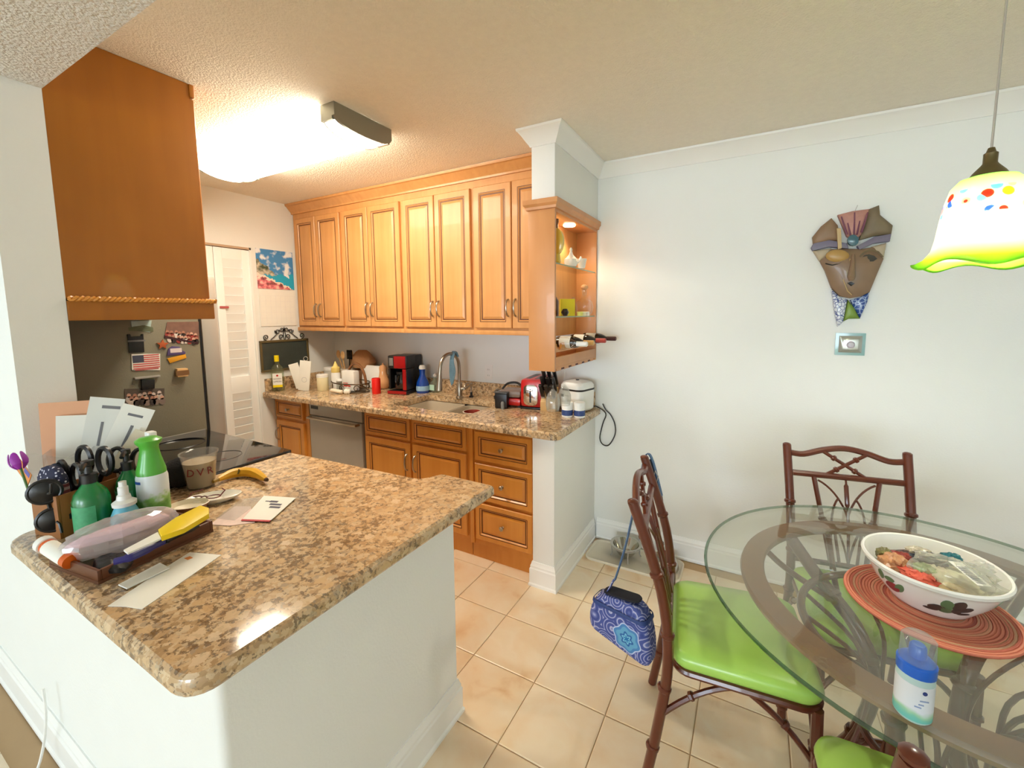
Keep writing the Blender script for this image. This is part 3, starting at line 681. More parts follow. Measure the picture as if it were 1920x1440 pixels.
g = G().lathe([(.0001, 0), (.008, 0), (.008, .001), (.0001, .001)], n=14); g.xf(Matrix.Rotation(pi/2, 4, 'X')); place(g.build('emblem', mat('label_red', (186, 40, 36), .5), t), (0, -.0372, .132))
# white sheets on a ring
t = thing('note_sheets', 'white paper sheets hanging from a ring clip, left of the jars', 'paper', (-2.36, -.50, CT), radians(32))
g = G().bb(-.045, .045, -.004, .004, 0, .25); g.xf(Matrix.Rotation(radians(7), 4, 'Y')); g.build('sheet', M_paper, t, bevel=.002)
g = G().bb(-.04, .04, .006, .010, .01, .22); g.xf(Matrix.Translation((-.02, 0, .012)) @ Matrix.Rotation(radians(-15), 4, 'Y')); g.build('sheet', M_paper, t, bevel=.002)
G().tube(arc((.03, .003, .265), .017, 0, 2*pi, 14), .0025, 6).build('ring', M_steel, t)
M_inkl = mat('pale_print', (186, 186, 190), .7)
g = G().tube(arc((0, 0, 0), .02, 0, 2*pi, 16), .0015, 4); place(g.build('print', M_inkl, t), (.012, -.0045, .09))
def jar(name, label, cat, loc, r, h, body, lid=None, lh=.02, grp=None):
    t = thing(name, label, cat, loc, group=grp)
    G().lathe([(.0001, 0), (r*.94, 0), (r, .006), (r, h-.006), (r*.9, h)]+([] if lid else [(r*.84, h), (r*.86, .01)])+[(.0001, .01 if not lid else h)], n=18).build('body', body, t)
    if lid: G().lathe([(r*1.03, h-.004), (r*1.03, h+lh-.003), (r*.97, h+lh), (.0001, h+lh)], n=18).build('lid', lid, t)
    return t
jar('jar', 'cream jar with white lid, right of the hanging paper sheets', 'jar', (-2.22, -.42, CT), .045, .115, mat('cream_plastic', (226, 216, 176), .35), M_white)
jar('tub', 'grey-white tub behind the paper sheets', 'tub', (-2.40, -.20, CT), .06, .14, mat('grey_white', (206, 206, 198), .4), M_white)
t = thing('utensil_crock', 'white utensil crock under the end wall cabinet', 'crock', (-2.27, -.13, CT))
G().lathe([(.0001, 0), (.05, 0), (.058, .02), (.06, .15), (.056, .15), (.052, .02), (.0001, .01)], n=20).build('body', mat('stone_crock', (214, 204, 186), .4), t)
def utensil(name, label, x, y, tx, ty, m, head):
    t = thing(name, label, 'utensil', (-2.27+x, -.13+y, CT+.012), group='utensils standing in the crock')
    p1 = Vector((tx, ty, .23)); G().tube([(0, 0, 0), p1], .006, 6).build('handle', m, t)
    if head == 'spoon': g = G().ell((0, 0, 0), (.026, .009, .038), 12, 6)
    else:
        g = G()
        for k in range(4): g.bb(-.032+k*.018, -.022+k*.018, -.003, .003, -.03, .045)
        g.bb(-.032, .032, -.003, .003, -.035, -.02); g.bb(-.032, .032, -.003, .003, .035, .045)
    g.xf(Matrix.Translation(p1+Vector((tx*.1, ty*.1, .03)))); g.build('head', m, t)
M_spoon = mat('pale_wood', (214, 172, 116), .5)
utensil('slotted_spatula', 'black slotted spatula standing in the crock', .02, 0, .05, -.03, M_black, 'slot')
utensil('wooden_spoon', 'pale wooden spoon leaning left in the crock', -.02, .01, -.07, -.02, M_spoon, 'spoon')
utensil('wooden_spoon', 'pale wooden spoon upright in the crock, behind the spatula', 0, .02, -.01, .03, M_spoon, 'spoon')
utensil('wooden_spoon', 'pale wooden spoon leaning right in the crock', .01, -.02, .02, -.045, M_spoon, 'spoon')
# pale yellow pump bottle
t = thing('lotion_bottle', 'white bottle with pale yellow nozzle, in front of the wire basket', 'bottle', (-2.13, -.36, CT))
G().lathe([(.0001, 0), (.034, 0), (.036, .01), (.036, .14), (.022, .165)], n=16).build('body', M_white, t)
G().lathe([(.034, .15), (.036, .165), (.034, .19), (.02, .20), (.010, .225), (.004, .24), (.0001, .242)], n=16).build('nozzle', mat('pale_yellow', (232, 206, 120), .4), t)
# paper bag of onions hanging on the wall
g = G(); random.seed(3)
ls = []
for i, (r, z) in enumerate([(.05, 0), (.11, .015), (.13, .06), (.12, .10), (.07, .15), (.045, .165)]):
    ls.append([(r*cos(2*pi*j/14)*(1+.12*random.uniform(-1, 1)), .6*r*sin(2*pi*j/14)*(1+.12*random.uniform(-1, 1)), z) for j in range(14)])
o = g.loops(ls).build('bread_bag', mat('tan_paper', (172, 126, 84), .7, bump=.3, var=.2), smooth=True)
tag(place(o, (-2.10, -.10, CT+.15)), 'crumpled tan paper bag lying on top of the bread bin', 'bag')
# bread bin behind
o = G().bb(-.10, .10, -.06, .06, 0, .15).build('bread_bin', mat('brown_bin', (120, 84, 56), .5, var=.2), bevel=.012); tag(place(o, (-2.07, -.09, CT)), 'brown bread bin against the wall behind the wire basket', 'bin')
# scrolled wire basket with its contents
bx, by = -1.99, -.33
t = thing('wire_basket', 'dark scrolled wire basket with arched tan handle', 'basket', (bx, by, CT), radians(-4))
M_wire = mat('dark_wire', (74, 56, 34), .4, .6)
g = G(); R_ = [(.185*cos(2*pi*i/32), .11*sin(2*pi*i/32)) for i in range(32)]
g.tube([(x, y, .006) for x, y in R_], .004, 6, closed=True); g.tube([(x*1.06, y*1.06, .075) for x, y in R_], .005, 6, closed=True)
for k in range(8):
    a = 2*pi*k/8+.2; c = (.19*cos(a), .115*sin(a)); d = (-sin(a), cos(a))
    pts = [(c[0]+d[0]*.03*cos(q)*(1-q/9), c[1]+d[1]*.025*cos(q)*(1-q/9), .04+.03*sin(q)*(1-q/9)) for q in [i*.5 for i in range(15)]]
    g.tube(pts, .003, 5)
g.build('wire_frame', M_wire, t)
o = G().prism([(.15*cos(2*pi*i/24), .09*sin(2*pi*i/24)) for i in range(24)], .003, .008).build('bottom', M_wire, t)
G().tube(arc((.05, .02, .06), .12, 0, pi, 20, 'xz', .17), .011, 8).build('arched_handle', M_rattan2, t, label='arched tan wicker handle')
o = G().bb(-.07, .07, -.03, .03, 0, .165).build('bread_packet', M_white, bevel=.012); tag(place(o, (bx+.025, by-.02, CT+.009), .05), 'white packet with red lettering standing in the wire basket', 'packet')
g = G().bb(-.048, .03, -.0312, -.0302, .035, .047); g.bb(-.05, .0, -.0312, -.0302, .06, .066); g.build('print', mat('packet_red', (196, 60, 50), .5), o, smooth=False)
jar('jar', 'small clear jar in the left end of the wire basket', 'jar', (bx-.095, by-.025, CT+.009), .032, .075, clear('jar_glass', (.9, .9, .86), .2, .05, .2, (210, 206, 190)), M_white, .012)
o = G().prism(rrect(-.12, .12, -.08, .11, .05, 5), 0, .012).build('tray', M_white, bevel=.004); o.data.transform(Matrix.Rotation(pi/2-.12, 4, 'X'))
tag(place(o, (-1.93, -.15, CT+.083), 0), 'white rounded plastic board leaning against the wall behind the wire basket', 'board')
# butternut squash, garlic, red tumbler
g = G().lathe([(.0001, 0), (.03, .004), (.043, .03), (.042, .055), (.030, .085), (.024, .12), (.026, .15), (.018, .165), (.006, .168), (.006, .18), (.0001, .181)], n=18)
g.xf(Matrix.Scale(1.2, 4)); o = g.build('butternut_squash', mat('squash', (226, 168, 118), .5)); tag(place(o, (-1.83, -.13, CT)), 'peach butternut squash standing left of the red tumbler', 'squash')
t = thing('garlic_bulb', 'white garlic bulb lying in front of the wire basket', 'garlic', (-1.90, -.44, CT))
g = G()
for k in range(6): a = k*pi/3; g.ell((.014*cos(a), .014*sin(a), .02), (.014, .014, .02), 8, 6)
g.build('cloves', M_paper, t); G().tube([(0, 0, .03), (.004, 0, .05), (.012, 0, .06)], [.008, .005, .003], 6).build('stalk', M_paper, t)
o = G().tube(smoothpath([(-.07, .01, .018), (-.03, -.005, .024), (.02, .0, .02), (.06, .012, .016)], 5), [.006]+[.016]*14+[.008], 8).build('ginger_root', mat('pale_root', (236, 226, 206), .7))
tag(place(o, (-1.99, -.47, CT)), 'pale white root lying in front of the wire basket', 'root')
t = jar('tumbler', 'bright red tumbler left of the coffee maker', 'tumbler', at(706, 738), .034, .125, mat('bright_red', (226, 26, 18), .35))
# electrical plate
t = thing('outlet', 'white outlet plate on the wall right of the faucet', 'outlet', (-.846, -.001, 1.03))
G().bb(-.036, .036, -.006, 0, 0, .115).build('plate', M_white, t, bevel=.002)
for z in (.035, .08):
    r = G().bb(-.017, .017, -.0085, -.006, z-.014, z+.014).build('receptacle', M_white, t, bevel=.002)
    G().bb(-.008, -.005, -.0088, -.0084, z-.005, z+.006).bb(.005, .008, -.0088, -.0084, z-.005, z+.006).build('slot', mat('slot_grey', (170, 170, 166), .5), r, smooth=False)
# ------------------------------------------------------------------ right end of the sink counter
p = on(942, 764, 'z', CT)
t = thing('radio', 'small black box appliance at the right sink edge', 'appliance', (p.x+.01, p.y+.02, CT), radians(12)); t.name = 'can_opener'
G().bb(-.055, .03, -.055, .055, 0, .10).build('body', M_black, t, bevel=.008)
G().bb(-.057, .032, -.056, .056, .10, .108).build('lid', mat('dark_grey', (60, 60, 58), .3), t, bevel=.003)
G().lathe([(.012, .0), (.013, .04), (.008, .05), (.0001, .05)], (.005, -.065, 0), n=12).build('dial', mat('grey_panel', (120, 120, 118), .4), t)
t = thing('sandwich_press', 'grey and red rounded press behind the black box appliance', 'appliance', (-.498, -.20, CT), radians(8))
G().bb(-.10, .06, -.075, .075, .012, .065).build('base', M_red, t, bevel=.02)
G().bb(-.10, .06, -.075, .075, .067, .115).build('lid', mat('press_grey', (126, 110, 100), .35), t, bevel=.02)
for x, y in ((-.08, -.05), (.045, -.05), (-.08, .05), (.045, .05)): G().bb(x-.01, x+.01, y-.01, y+.01, 0, .014).build('foot', M_black, t, smooth=False)
G().tube(smoothpath([(-.09, -.03, .115), (-.06, 0, .15), (0, .02, .155), (.05, 0, .13)], 5), .008, 8).build('handle', M_black, t)
p = on(990, 768, 'z', CT)
t = thing('toaster', 'red toaster with polished chrome end panel', 'toaster', (p.x, p.y+.14, CT), radians(8))
G().bb(-.078, .078, -.135, .135, .012, .20).build('body', M_red, t, bevel=.03)
G().bb(-.076, .076, -.13, .13, 0, .014).build('base', M_black, t, bevel=.003)
g = G(); P_ = rrect(-.048, .048, .03, .165, .03, 5)
g.loops([[(x, -.1355, z) for x, z in P_], [(x, -.145, z) for x, z in P_], [(x*.8, -.149, .0975+(z-.0975)*.85) for x, z in P_]]); g.build('end_panel', mat('chrome', (225, 225, 225), .12, 1), t)
G().bb(-.006, .006, -.1497, -.1485, .05, .14).build('lever_slot', M_black, t, smooth=False)
G().bb(-.02, .02, -.165, -.149, .125, .137).build('lever', mat('chrome', (225, 225, 225), .12, 1), t, bevel=.003)
for x in (-.03, .03): G().bb(x-.014, x+.014, -.10, .10, .195, .2015).build('slot', M_black, t, smooth=False)
p = on(1028, 772, 'z', CT)
t = thing('knife_block', 'pale wooden knife block full of black-handled knives', 'knife block', (p.x-.02, p.y+.085, CT), radians(10))
g = G(); poly = [(-.085, 0), (.075, 0), (.085, .08), (.0, .15), (-.085, .06)]
k = len(poly); g.add([(-.05, y, z) for y, z in poly]+[(.05, y, z) for y, z in poly], [tuple(range(k)), tuple(range(2*k-1, k-1, -1))]+[(i, (i+1) % k, k+(i+1) % k, k+i) for i in range(k)])
g.build('block', mat('pale_block', (206, 168, 112), .5, var=.15), t, bevel=.004)
for k in range(9):
    x = -.036+.036*(k % 3); y = -.06+.038*(k//3); z = .088+.035*(k//3); L_ = .085+.012*(k//3)
    kt = thing('knife', ('knife with black handle in the %s row of the wooden block, %s slot' % (('front', 'middle', 'rear')[k//3], ('left', 'middle', 'right')[k % 3])), 'knife', (t.location.x+x*.985-y*.17, t.location.y+y*.985+x*.17, CT+z), radians(10), 'knives standing in the wooden block')
    ph = Matrix.Rotation(radians(38), 4, 'X')
    g = G().bb(-.0115, .0115, -.009, .009, .008, L_+.03); g.xf(ph); g.build('handle', M_black, kt, bevel=.003)
    g = G().bb(-.012, .012, -.0095, .0095, -.004, .012); g.xf(ph); g.build('bolster', M_steel, kt, bevel=.001)
# rice cooker
t = thing('rice_cooker', 'white rice cooker at the open end of the counter', 'rice cooker', (-.078, -.135, CT), radians(-14)); t.scale = (.84, .84, .92)
def rr(w, d, r, z): return [(x, y, z) for x, y in rrect(-w, w, -d, d, r, 5)]
G().loops([rr(.088, .09, .045, .006), rr(.102, .105, .05, .02), rr(.105, .108, .05, .145), rr(.104, .107, .05, .150)]).build('body', M_white, t)
G().loops([rr(.105, .108, .05, .150), rr(.106, .109, .05, .152), rr(.106, .109, .05, .16), rr(.104, .107, .05, .162)]).build('seam_band', M_black, t)
G().loops([rr(.103, .106, .05, .162), rr(.103, .106, .05, .185), rr(.09, .093, .05, .205), rr(.05, .05, .03, .214)]).build('lid', M_white, t)
G().lathe([(.013, .212), (.013, .219), (.0001, .219)], n=12).build('steam_vent', M_black, t)
G().bb(-.075, -.05, -.1095, -.1078, .105, .123).build('badge', M_black, t, smooth=False)
G().bb(-.04, -.0, -.1095, -.1078, .11, .118).build('print', M_inkl, t, smooth=False)
for x, y in ((-.06, -.06), (.06, -.06), (-.06, .06), (.06, .06)): G().lathe([(.012, 0), (.012, .008)], (x, y, 0), 8).build('foot', M_black, t)
for (px, py), lab in (((1060, 783), 'white supplement jar with blue band, nearer the knife block'), ((1083, 784), 'white supplement jar with blue band, nearer the counter end')):
    q = on(px, py, 'z', CT); t = jar('supplement_jar', lab, 'jar', (q.x, q.y+.03, CT), .034, .078, M_white, M_white, .014, 'white and blue supplement jars')
    o = G().lathe([(.0346, .012), (.0346, .045)], n=18).build('label_band', mat('navy_label', (52, 74, 130), .5, var=.5, vscale=90), t)
# appliance cord looping down the wall
pts = [(.022, -.05, CT+.02), (.05, -.03, CT-.03), (.055, -.018, .84)]
for px, py in ((1136, 775), (1130, 795), (1125, 820), (1130, 833), (1142, 834), (1153, 815), (1153, 795), (1145, 778), (1136, 768), (1130, 757)):
    q = on(px, py, 'y', -.012); pts.append((q.x, -.012-.004*(len(pts) % 2), q.z))
o = G().tube(smoothpath([(-.01, -.06, CT+.012), (.02, -.04, CT+.015)]+pts[3:], 5), .004, 6).build('power_cord', M_black)
tag(o, 'black power cord hanging in a loop against the wall', 'cord')
# ------------------------------------------------------------------ end wall: louvred door, calendar, chalkboard
d1 = struct(bpy.data.objects.new('door_1', None)); COL.objects.link(d1); d1.location = (-2.6, -1.0, 0)
def leaf(y0, y1):
    g = G(); st = .055
    g.bb(.004, .034, y0, y0+st, .01, 2.03); g.build('stile', M_trim, d1, bevel=.003)
    g = G().bb(.004, .034, y1-st, y1, .01, 2.03); g.build('stile', M_trim, d1, bevel=.003)
    for z0, z1 in ((.01, .14), (.93, 1.06), (1.95, 2.03)): G().bb(.005, .033, y0+st, y1-st, z0, z1).build('rail', M_trim, d1, bevel=.002)
    me = None
    for z0, z1 in ((.14, .93), (1.06, 1.95)):
        k = int((z1-z0)/.0655); dz = (z1-z0)/k
        for i in range(k):
            z = z0+dz*(i+.5)
            if me is None:
                g = G().bb(-.0035, .0035, y0+st, y1-st, -.040, .040); g.xf(Matrix.Rotation(radians(17), 4, 'Y')); o = g.build('slat', M_trim, d1, smooth=False); me = o.data
            else: o = bpy.data.objects.new('slat', me); COL.objects.link(o); o.parent = d1
            o.location = (.019, 0, z)
leaf(.002, .25); leaf(-.25, -.002)
for a, b in ((.25, .262), (-.262, -.25)): G().bb(.0, .045, a, b, 0, 2.05).build('casing', M_trim, d1, smooth=False)
G().bb(.0, .045, -.262, .262, 2.034, 2.05).build('head_casing', mat('head_track', (188, 160, 132), .5), d1, smooth=False)
q = on(418, 576, 'x', -2.55)
o = G().bb(0, .004, -.03, .03, -.008, .008).build('paper_tag', mat('dusty_red', (176, 84, 84), .6)); tag(place(o, (-2.562, -.955, q.z)), 'small dusty red strip stuck on the white louvred door', 'tag')

def mk_picture():
    m = mat('coast_print', (90, 150, 200), .6); nt = m.node_tree; b = nt.nodes['Principled BSDF']; N = nt.nodes.new; L = nt.links.new
    tc = N('ShaderNodeTexCoord'); sx = N('ShaderNodeSeparateXYZ'); sh = N('ShaderNodeVectorMath'); sh.operation = 'SUBTRACT'; sh.inputs[1].default_value = (0, 0, .305); L(tc.outputs['Object'], sh.inputs[0]); L(sh.outputs[0], sx.inputs[0])
    nz = N('ShaderNodeTexNoise'); nz.inputs['Scale'].default_value = 22; nz.inputs['Detail'].default_value = 4; L(tc.outputs['Object'], nz.inputs['Vector'])
    def M(op, a, bb_):
        n = N('ShaderNodeMath'); n.operation = op
        for i, v in enumerate((a, bb_)):
            if isinstance(v, (int, float)): n.inputs[i].default_value = v
            else: L(v, n.inputs[i])
        return n.outputs[0]
    def mix(f, A, B):
        n = N('ShaderNodeMix'); n.data_type = 'RGBA'; L(f, n.inputs['Factor'])
        for k, v in (('A', A), ('B', B)):
            if isinstance(v, tuple): n.inputs[k].default_value = RGB(*v)
            else: L(v, n.inputs[k])
        return n.outputs['Result']
    y, z = sx.outputs['Y'], sx.outputs['Z']; w = M('MULTIPLY', M('SUBTRACT', nz.outputs['Fac'], .5), .12)
    n2 = N('ShaderNodeTexNoise'); n2.inputs['Scale'].default_value = 14; L(tc.outputs['Object'], n2.inputs['Vector'])
    cl = ramp(nt, [(.5, (70, 140, 200)), (.62, (236, 240, 244))]); L(n2.outputs['Fac'], cl.inputs['Fac'])
    sea = mix(M('GREATER_THAN', M('ADD', z, w), .115), (40, 170, 206), cl.outputs['Color'])
    hill = ramp(nt, [(.4, (70, 84, 62)), (.6, (206, 196, 176))]); L(nz.outputs['Fac'], hill.inputs['Fac'])
    e = M('MULTIPLY', M('LESS_THAN', M('ADD', z, w), M('SUBTRACT', .235, M('MULTIPLY', y, .75))), M('GREATER_THAN', M('ADD', z, w), M('SUBTRACT', .125, M('MULTIPLY', y, .1))))
    e = M('MULTIPLY', e, M('LESS_THAN', y, .2))
    a1 = mix(e, sea, hill.outputs['Color'])
    fl_ = ramp(nt, [(.35, (120, 70, 70)), (.5, (226, 120, 130)), (.62, (246, 196, 186))]); L(nz.outputs['Fac'], fl_.inputs['Fac'])
    beach = M('LESS_THAN', M('ADD', z, w), M('SUBTRACT', .13, M('MULTIPLY', y, .42)))
    a2 = mix(beach, a1, (246, 226, 212))
    fo = M('LESS_THAN', M('ADD', z, w), M('SUBTRACT', .10, M('MULTIPLY', y, .36)))
    L(mix(fo, a2, fl_.outputs['Color']), b.inputs['Base Color']); return m
t = thing('wall_calendar', 'wall calendar with a turquoise coast picture over a blank white page', 'calendar', (-2.598, -.68, 1.44))
G().bb(0, .003, 0, .306, .305, .622).build('picture', mk_picture(), t, smooth=False, label='turquoise coast picture')
G().bb(0, .004, .004, .308, 0, .300).build('page', M_paper, t, smooth=False)
g = G()
for k in range(8): g.bb(.0041, .0044, .012+.041*k, .0127+.041*k, .02, .25)
for k in range(6): g.bb(.0041, .0044, .012, .30, .02+.046*k, .0207+.046*k)
o = g.build('page_grid', mat('grid_print', (222, 222, 226), .7), t, smooth=False); o['kind'] = 'stuff'
t = thing('chalkboard', 'dark framed chalkboard with wrought-iron scrollwork on top', 'chalkboard', (-2.598, -.49, 1.065))
M_olive = mat('olive_frame', (96, 82, 50), .45)
G().bb(.002, .008, -.195, .195, .015, .24).build('board', mat('slate', (58, 64, 58), .6, var=.25, vscale=14), t, smooth=False)
for a, b, c, d in ((-.212, .212, .24, .258), (-.212, .212, 0, .016), (-.212, -.195, .016, .24), (.195, .212, .016, .24)): G().bb(0, .016, a, b, c, d).build('frame_rail', M_olive, t, bevel=.003)
def spiral(cy, cz, r, a0, turns, s=1, n=26): return [(.008, cy+s*r*(1-.75*i/n)*cos(a0+turns*2*pi*i/n), cz+r*(1-.75*i/n)*sin(a0+turns*2*pi*i/n)) for i in range(n+1)]
for s in (-1, 1):
    for pts in (spiral(s*.155, .285, .024, -pi/2, 1.3, s), [(.008, s*.12, .262), (.008, s*.09, .285), (.008, s*.062, .31)]+spiral(s*.06, .33, .022, pi*.9, 1.3, -s), spiral(s*.022, .345, .02, pi, 1.2, -s), spiral(s*.028, .285, .022, -pi/2, 1.2, s),
                [(.008, s*.004, .258), (.008, s*.010, .30), (.008, s*.004, .335), (.008, s*.0, .365)]):
        G().tube(pts, .0035, 6).build('scroll', M_black, t)
# ------------------------------------------------------------------ fluorescent ceiling fixture
t = thing('ceiling_light', 'long fluorescent ceiling fixture with curved glowing diffuser and grey end caps', 'ceiling light', (-1.36, -1.195, H))
M_cap = mat('grey_metal', (150, 150, 138), .4, .6)
M_fluo = mat('fluorescent_diffuser', (255, 255, 250), .4, emit=(255, 244, 222), es=18.5)
def prof(w, top, bot, n=12): return [(-w, top)]+[(-w*cos(pi*i/n), -.066-(bot)*sin(pi*i/n)) for i in range(n+1)]+[(w, top)]
def ext(g, P, x0, x1):
    k = len(P); g.add([(x0, y, z) for y, z in P]+[(x1, y, z) for y, z in P], [tuple(range(k)), tuple(range(2*k-1, k-1, -1))]+[(i, (i+1) % k, k+(i+1) % k, k+i) for i in range(k)])
    return g
ext(G(), [(-.155, -.001), (-.155, -.05)]+[(-.155*cos(pi*i/12), -.05-.058*sin(pi*i/12)) for i in range(13)]+[(.155, -.05), (.155, -.001)], -.60, .60).build('diffuser', M_fluo, t, label='glowing curved diffuser')
for s in (-1, 1):
    P_ = [(-.167, -.002), (-.167, -.058)]+[(-.163*cos(pi*i/12), -.06-.036*sin(pi*i/12)) for i in range(13)]+[(.167, -.058), (.167, -.002)]
    a, b = (.606, .622) if s > 0 else (-.622, -.606)
    ext(G(), P_, a, b).build('end_cap', M_cap, t, ang=25)
    # side returns and the thin retaining band
    for y in (-1, 1): G().bb(min(s*.53, s*.606), max(s*.53, s*.606), y*.161-.006, y*.161+.006, -.072, -.002).build('side_return', M_cap, t, smooth=False)
    G().tube([(s*.535, -.157*cos(pi*i/14), -.056-.058*sin(pi*i/14)) for i in range(15)], .004, 6).build('retaining_band', M_cap, t)
# ------------------------------------------------------------------ photographs and magnets on the refrigerator side
XF = -1.7295
def side(name, label, cat, quad, th, m, group=None, bev=0):
    q = [on(x, y, 'x', XF) for x, y in quad]; c = sum(q, Vector())/len(q)
    poly = [(p.y-c.y, p.z-c.z) for p in q]; k = len(poly)
    g = G(); g.add([(0, y, z) for y, z in poly]+[(th, y, z) for y, z in poly], [tuple(range(k)), tuple(range(2*k-1, k-1, -1))]+[(i, (i+1) % k, k+(i+1) % k, k+i) for i in range(k)])
    o = g.build(name, m, bevel=bev); o.location = (XF, c.y, c.z); return tag(o, label, cat, group), poly
def photo_mat(name, cols, sc):
    m = mat(name, cols[0], .45); nt = m.node_tree; b = nt.nodes['Principled BSDF']
    tc = nt.nodes.new('ShaderNodeTexCoord'); v = nt.nodes.new('ShaderNodeTexVoronoi'); v.inputs['Scale'].default_value = sc; nt.links.new(tc.outputs['Object'], v.inputs['Vector'])
    r = ramp(nt, [(i/len(cols), c) for i, c in enumerate(cols)], 'CONSTANT'); sp = nt.nodes.new('ShaderNodeSeparateColor'); nt.links.new(v.outputs['Color'], sp.inputs[0])
    nt.links.new(sp.outputs[0], r.inputs['Fac']); nt.links.new(r.outputs['Color'], b.inputs['Base Color']); return m
def figures(o, P_, tones, n, rows, r, seed, base):
    y0, y1 = min(p[0] for p in P_), max(p[0] for p in P_); z0, z1 = min(p[1] for p in P_), max(p[1] for p in P_); random.seed(seed)
    sh = (P_[1][1]-P_[0][1])/(P_[1][0]-P_[0][0]); parts = {}
    for q in range(rows):
        for k in range(n):
            y = y0+(y1-y0)*(k+.5+.5*(q % 2)*.9)/(n+.4)+random.uniform(-1, 1)*r*.3; z = z0+(z1-z0)*(base+.22*(rows-1-q))+sh*(y-P_[0][0])*.6+random.uniform(-1, 1)*r*.3; x = .0021+.0002*q
            for kind, cy, cz, ry, rz in (('torso', y, z-r*1.7, r*1.15, r*1.5), ('head', y, z, r*.72, r*.9)):
                g = parts.setdefault((kind, random.randrange(len(tones[kind]))), G())
                c = [(y_+cy, z_+cz) for y_, z_ in [(ry*cos(i*pi/5), rz*sin(i*pi/5)) for i in range(10)]]; m = 10
                g.add([(x, a_, b_) for a_, b_ in c]+[(x+.0003, a_, b_) for a_, b_ in c], [tuple(range(m)), tuple(range(2*m-1, m-1, -1))]+[(i, (i+1) % m, m+(i+1) % m, m+i) for i in range(m)])
    for (kind, i), g in parts.items():
        w = g.build('printed_figures', mat('print_%d_%d_%d' % tones[kind][i], tones[kind][i], .5), o, smooth=False); w['kind'] = 'stuff'
SK_ = [(214, 168, 146), (180, 128, 106)]
o, P_ = side('photograph', 'small landscape photograph high on the fridge side, above the black magnet', 'photograph', [(245, 602), (284, 601), (281, 623), (248, 619)], .002, mat('photo_sky', (178, 200, 196), .45, var=.35, vscale=25), 'photographs on the fridge side')
G().prism([(-.05, -.022), (.045, -.03), (.045, -.008), (.01, .004), (-.03, -.002), (-.05, -.006)], .002, .0023).xf(Matrix(((0, 0, 1, 0), (1, 0, 0, 0), (0, 1, 0, 0), (0, 0, 0, 1)))).build('printed_hill', mat('photo_hill', (104, 112, 84), .5, var=.4, vscale=50), o, smooth=False)
o, P_ = side('photograph', 'group photograph at the fridge edge, tilted, upper right', 'photograph', [(313, 604), (372, 603), (373, 632), (371, 644), (308, 631)], .002, mat('photo_group', (128, 96, 84), .45, var=.3, vscale=40), 'photographs on the fridge side')
figures(o, [(p[0]*.92, p[1]*.9) for p in P_][-1:]+[(p[0]*.92, p[1]*.9) for p in P_][3:4]+[(p[0]*.9, p[1]*.9) for p in P_], {'torso': [(226, 214, 206), (150, 56, 52), (52, 44, 44)], 'head': SK_}, 8, 2, .0105, 4, .40)
bo, _ = side('border_strip', 'dark maroon strip along the bottom of the tilted group photograph', 'strip', [(308, 629), (371, 642), (371, 645), (308, 634)], .003, mat('maroon', (60, 24, 30), .5)); into(bo, o)
o, P_ = side('photograph', 'dark crowd photograph low on the fridge side, under the black clip', 'photograph', [(233, 729), (308, 728), (308, 753), (234, 757)], .002, mat('photo_crowd', (92, 80, 72), .45, var=.4, vscale=30), 'photographs on the fridge side')
figures(o, [(p[0]*.9, p[1]*.9) for p in P_], {'torso': [(206, 190, 180), (66, 56, 52), (140, 122, 112)], 'head': SK_+[(226, 206, 196)]}, 7, 2, .012, 9, .42)
o, P_ = side('magnet', 'black shirt-shaped magnet on the fridge side', 'magnet', [(238, 627), (243, 626), (245, 631), (263, 630), (264, 626), (268, 626), (270, 660), (242, 662)], .006, M_black, bev=.001)
G().bb(.0061, .0065, -.035, .035, -.012, -.004).build('print', mat('grey_print', (120, 120, 120), .6), o, smooth=False)
st = []
for i in range(10): a = pi/2+i*pi/5; r = 12 if i % 2 == 0 else 5.5; st.append((304+r*cos(a), 646-r*.8*sin(a)))
side('star_magnet', 'orange star-shaped magnet on the fridge side', 'magnet', st, .008, mat('rust_orange', (186, 92, 48), .5), bev=.001)
o, P_ = side('flag_magnet', 'American flag magnet in the middle of the fridge side', 'magnet', [(246, 664), (300, 663), (300, 694), (247, 694)], .003, M_paper)
y0, y1 = min(p[0] for p in P_), max(p[0] for p in P_); z0, z1 = min(p[1] for p in P_), max(p[1] for p in P_)
M_fr = mat('flag_red', (206, 84, 84), .6); hz = (z1-z0)*.74/13; zt = z1-.008
for k in range(7):
    a = y0+.006 if k > 3 else y0+(y1-y0)*.42
    G().bb(.0031, .0036, a, y1-.006, zt-(2*k+1)*hz, zt-2*k*hz).build('stripe', M_fr, o, smooth=False)
G().bb(.0031, .0036, y0+.006, y0+(y1-y0)*.42, zt-7*hz, zt).build('canton', mat('flag_blue', (70, 74, 92), .6), o, smooth=False)
G().bb(.0031, .0034, y0+.012, y1-.012, z0+.008, z0+.014).build('print', mat('flag_print', (190, 90, 90), .6), o, smooth=False)
o, P_ = side('cap_magnet', 'purple and gold cap-shaped magnet on the fridge side', 'magnet', [(312, 667), (315, 654), (322, 649), (336, 650), (339, 656), (347, 660), (346, 664)], .006, mat('purple_magnet', (84, 70, 120), .5), bev=.001)
G().bb(.0061, .007, -.03, .02, -.01, .012).build('print', mat('pale_emblem', (226, 214, 214), .6), o, smooth=False)
gs, _ = side('gold_strip', 'golden yellow strip under the purple cap magnet', 'magnet', [(313, 672), (347, 664), (349, 671), (318, 681)], .005, mat('golden', (230, 164, 36), .5), bev=.001); into(gs, o)
o, P_ = side('block_magnet', 'small tan wooden block magnet near the fridge door', 'magnet', [(328, 691), (348, 690), (349, 705), (329, 707)], .025, M_spoon, bev=.002)
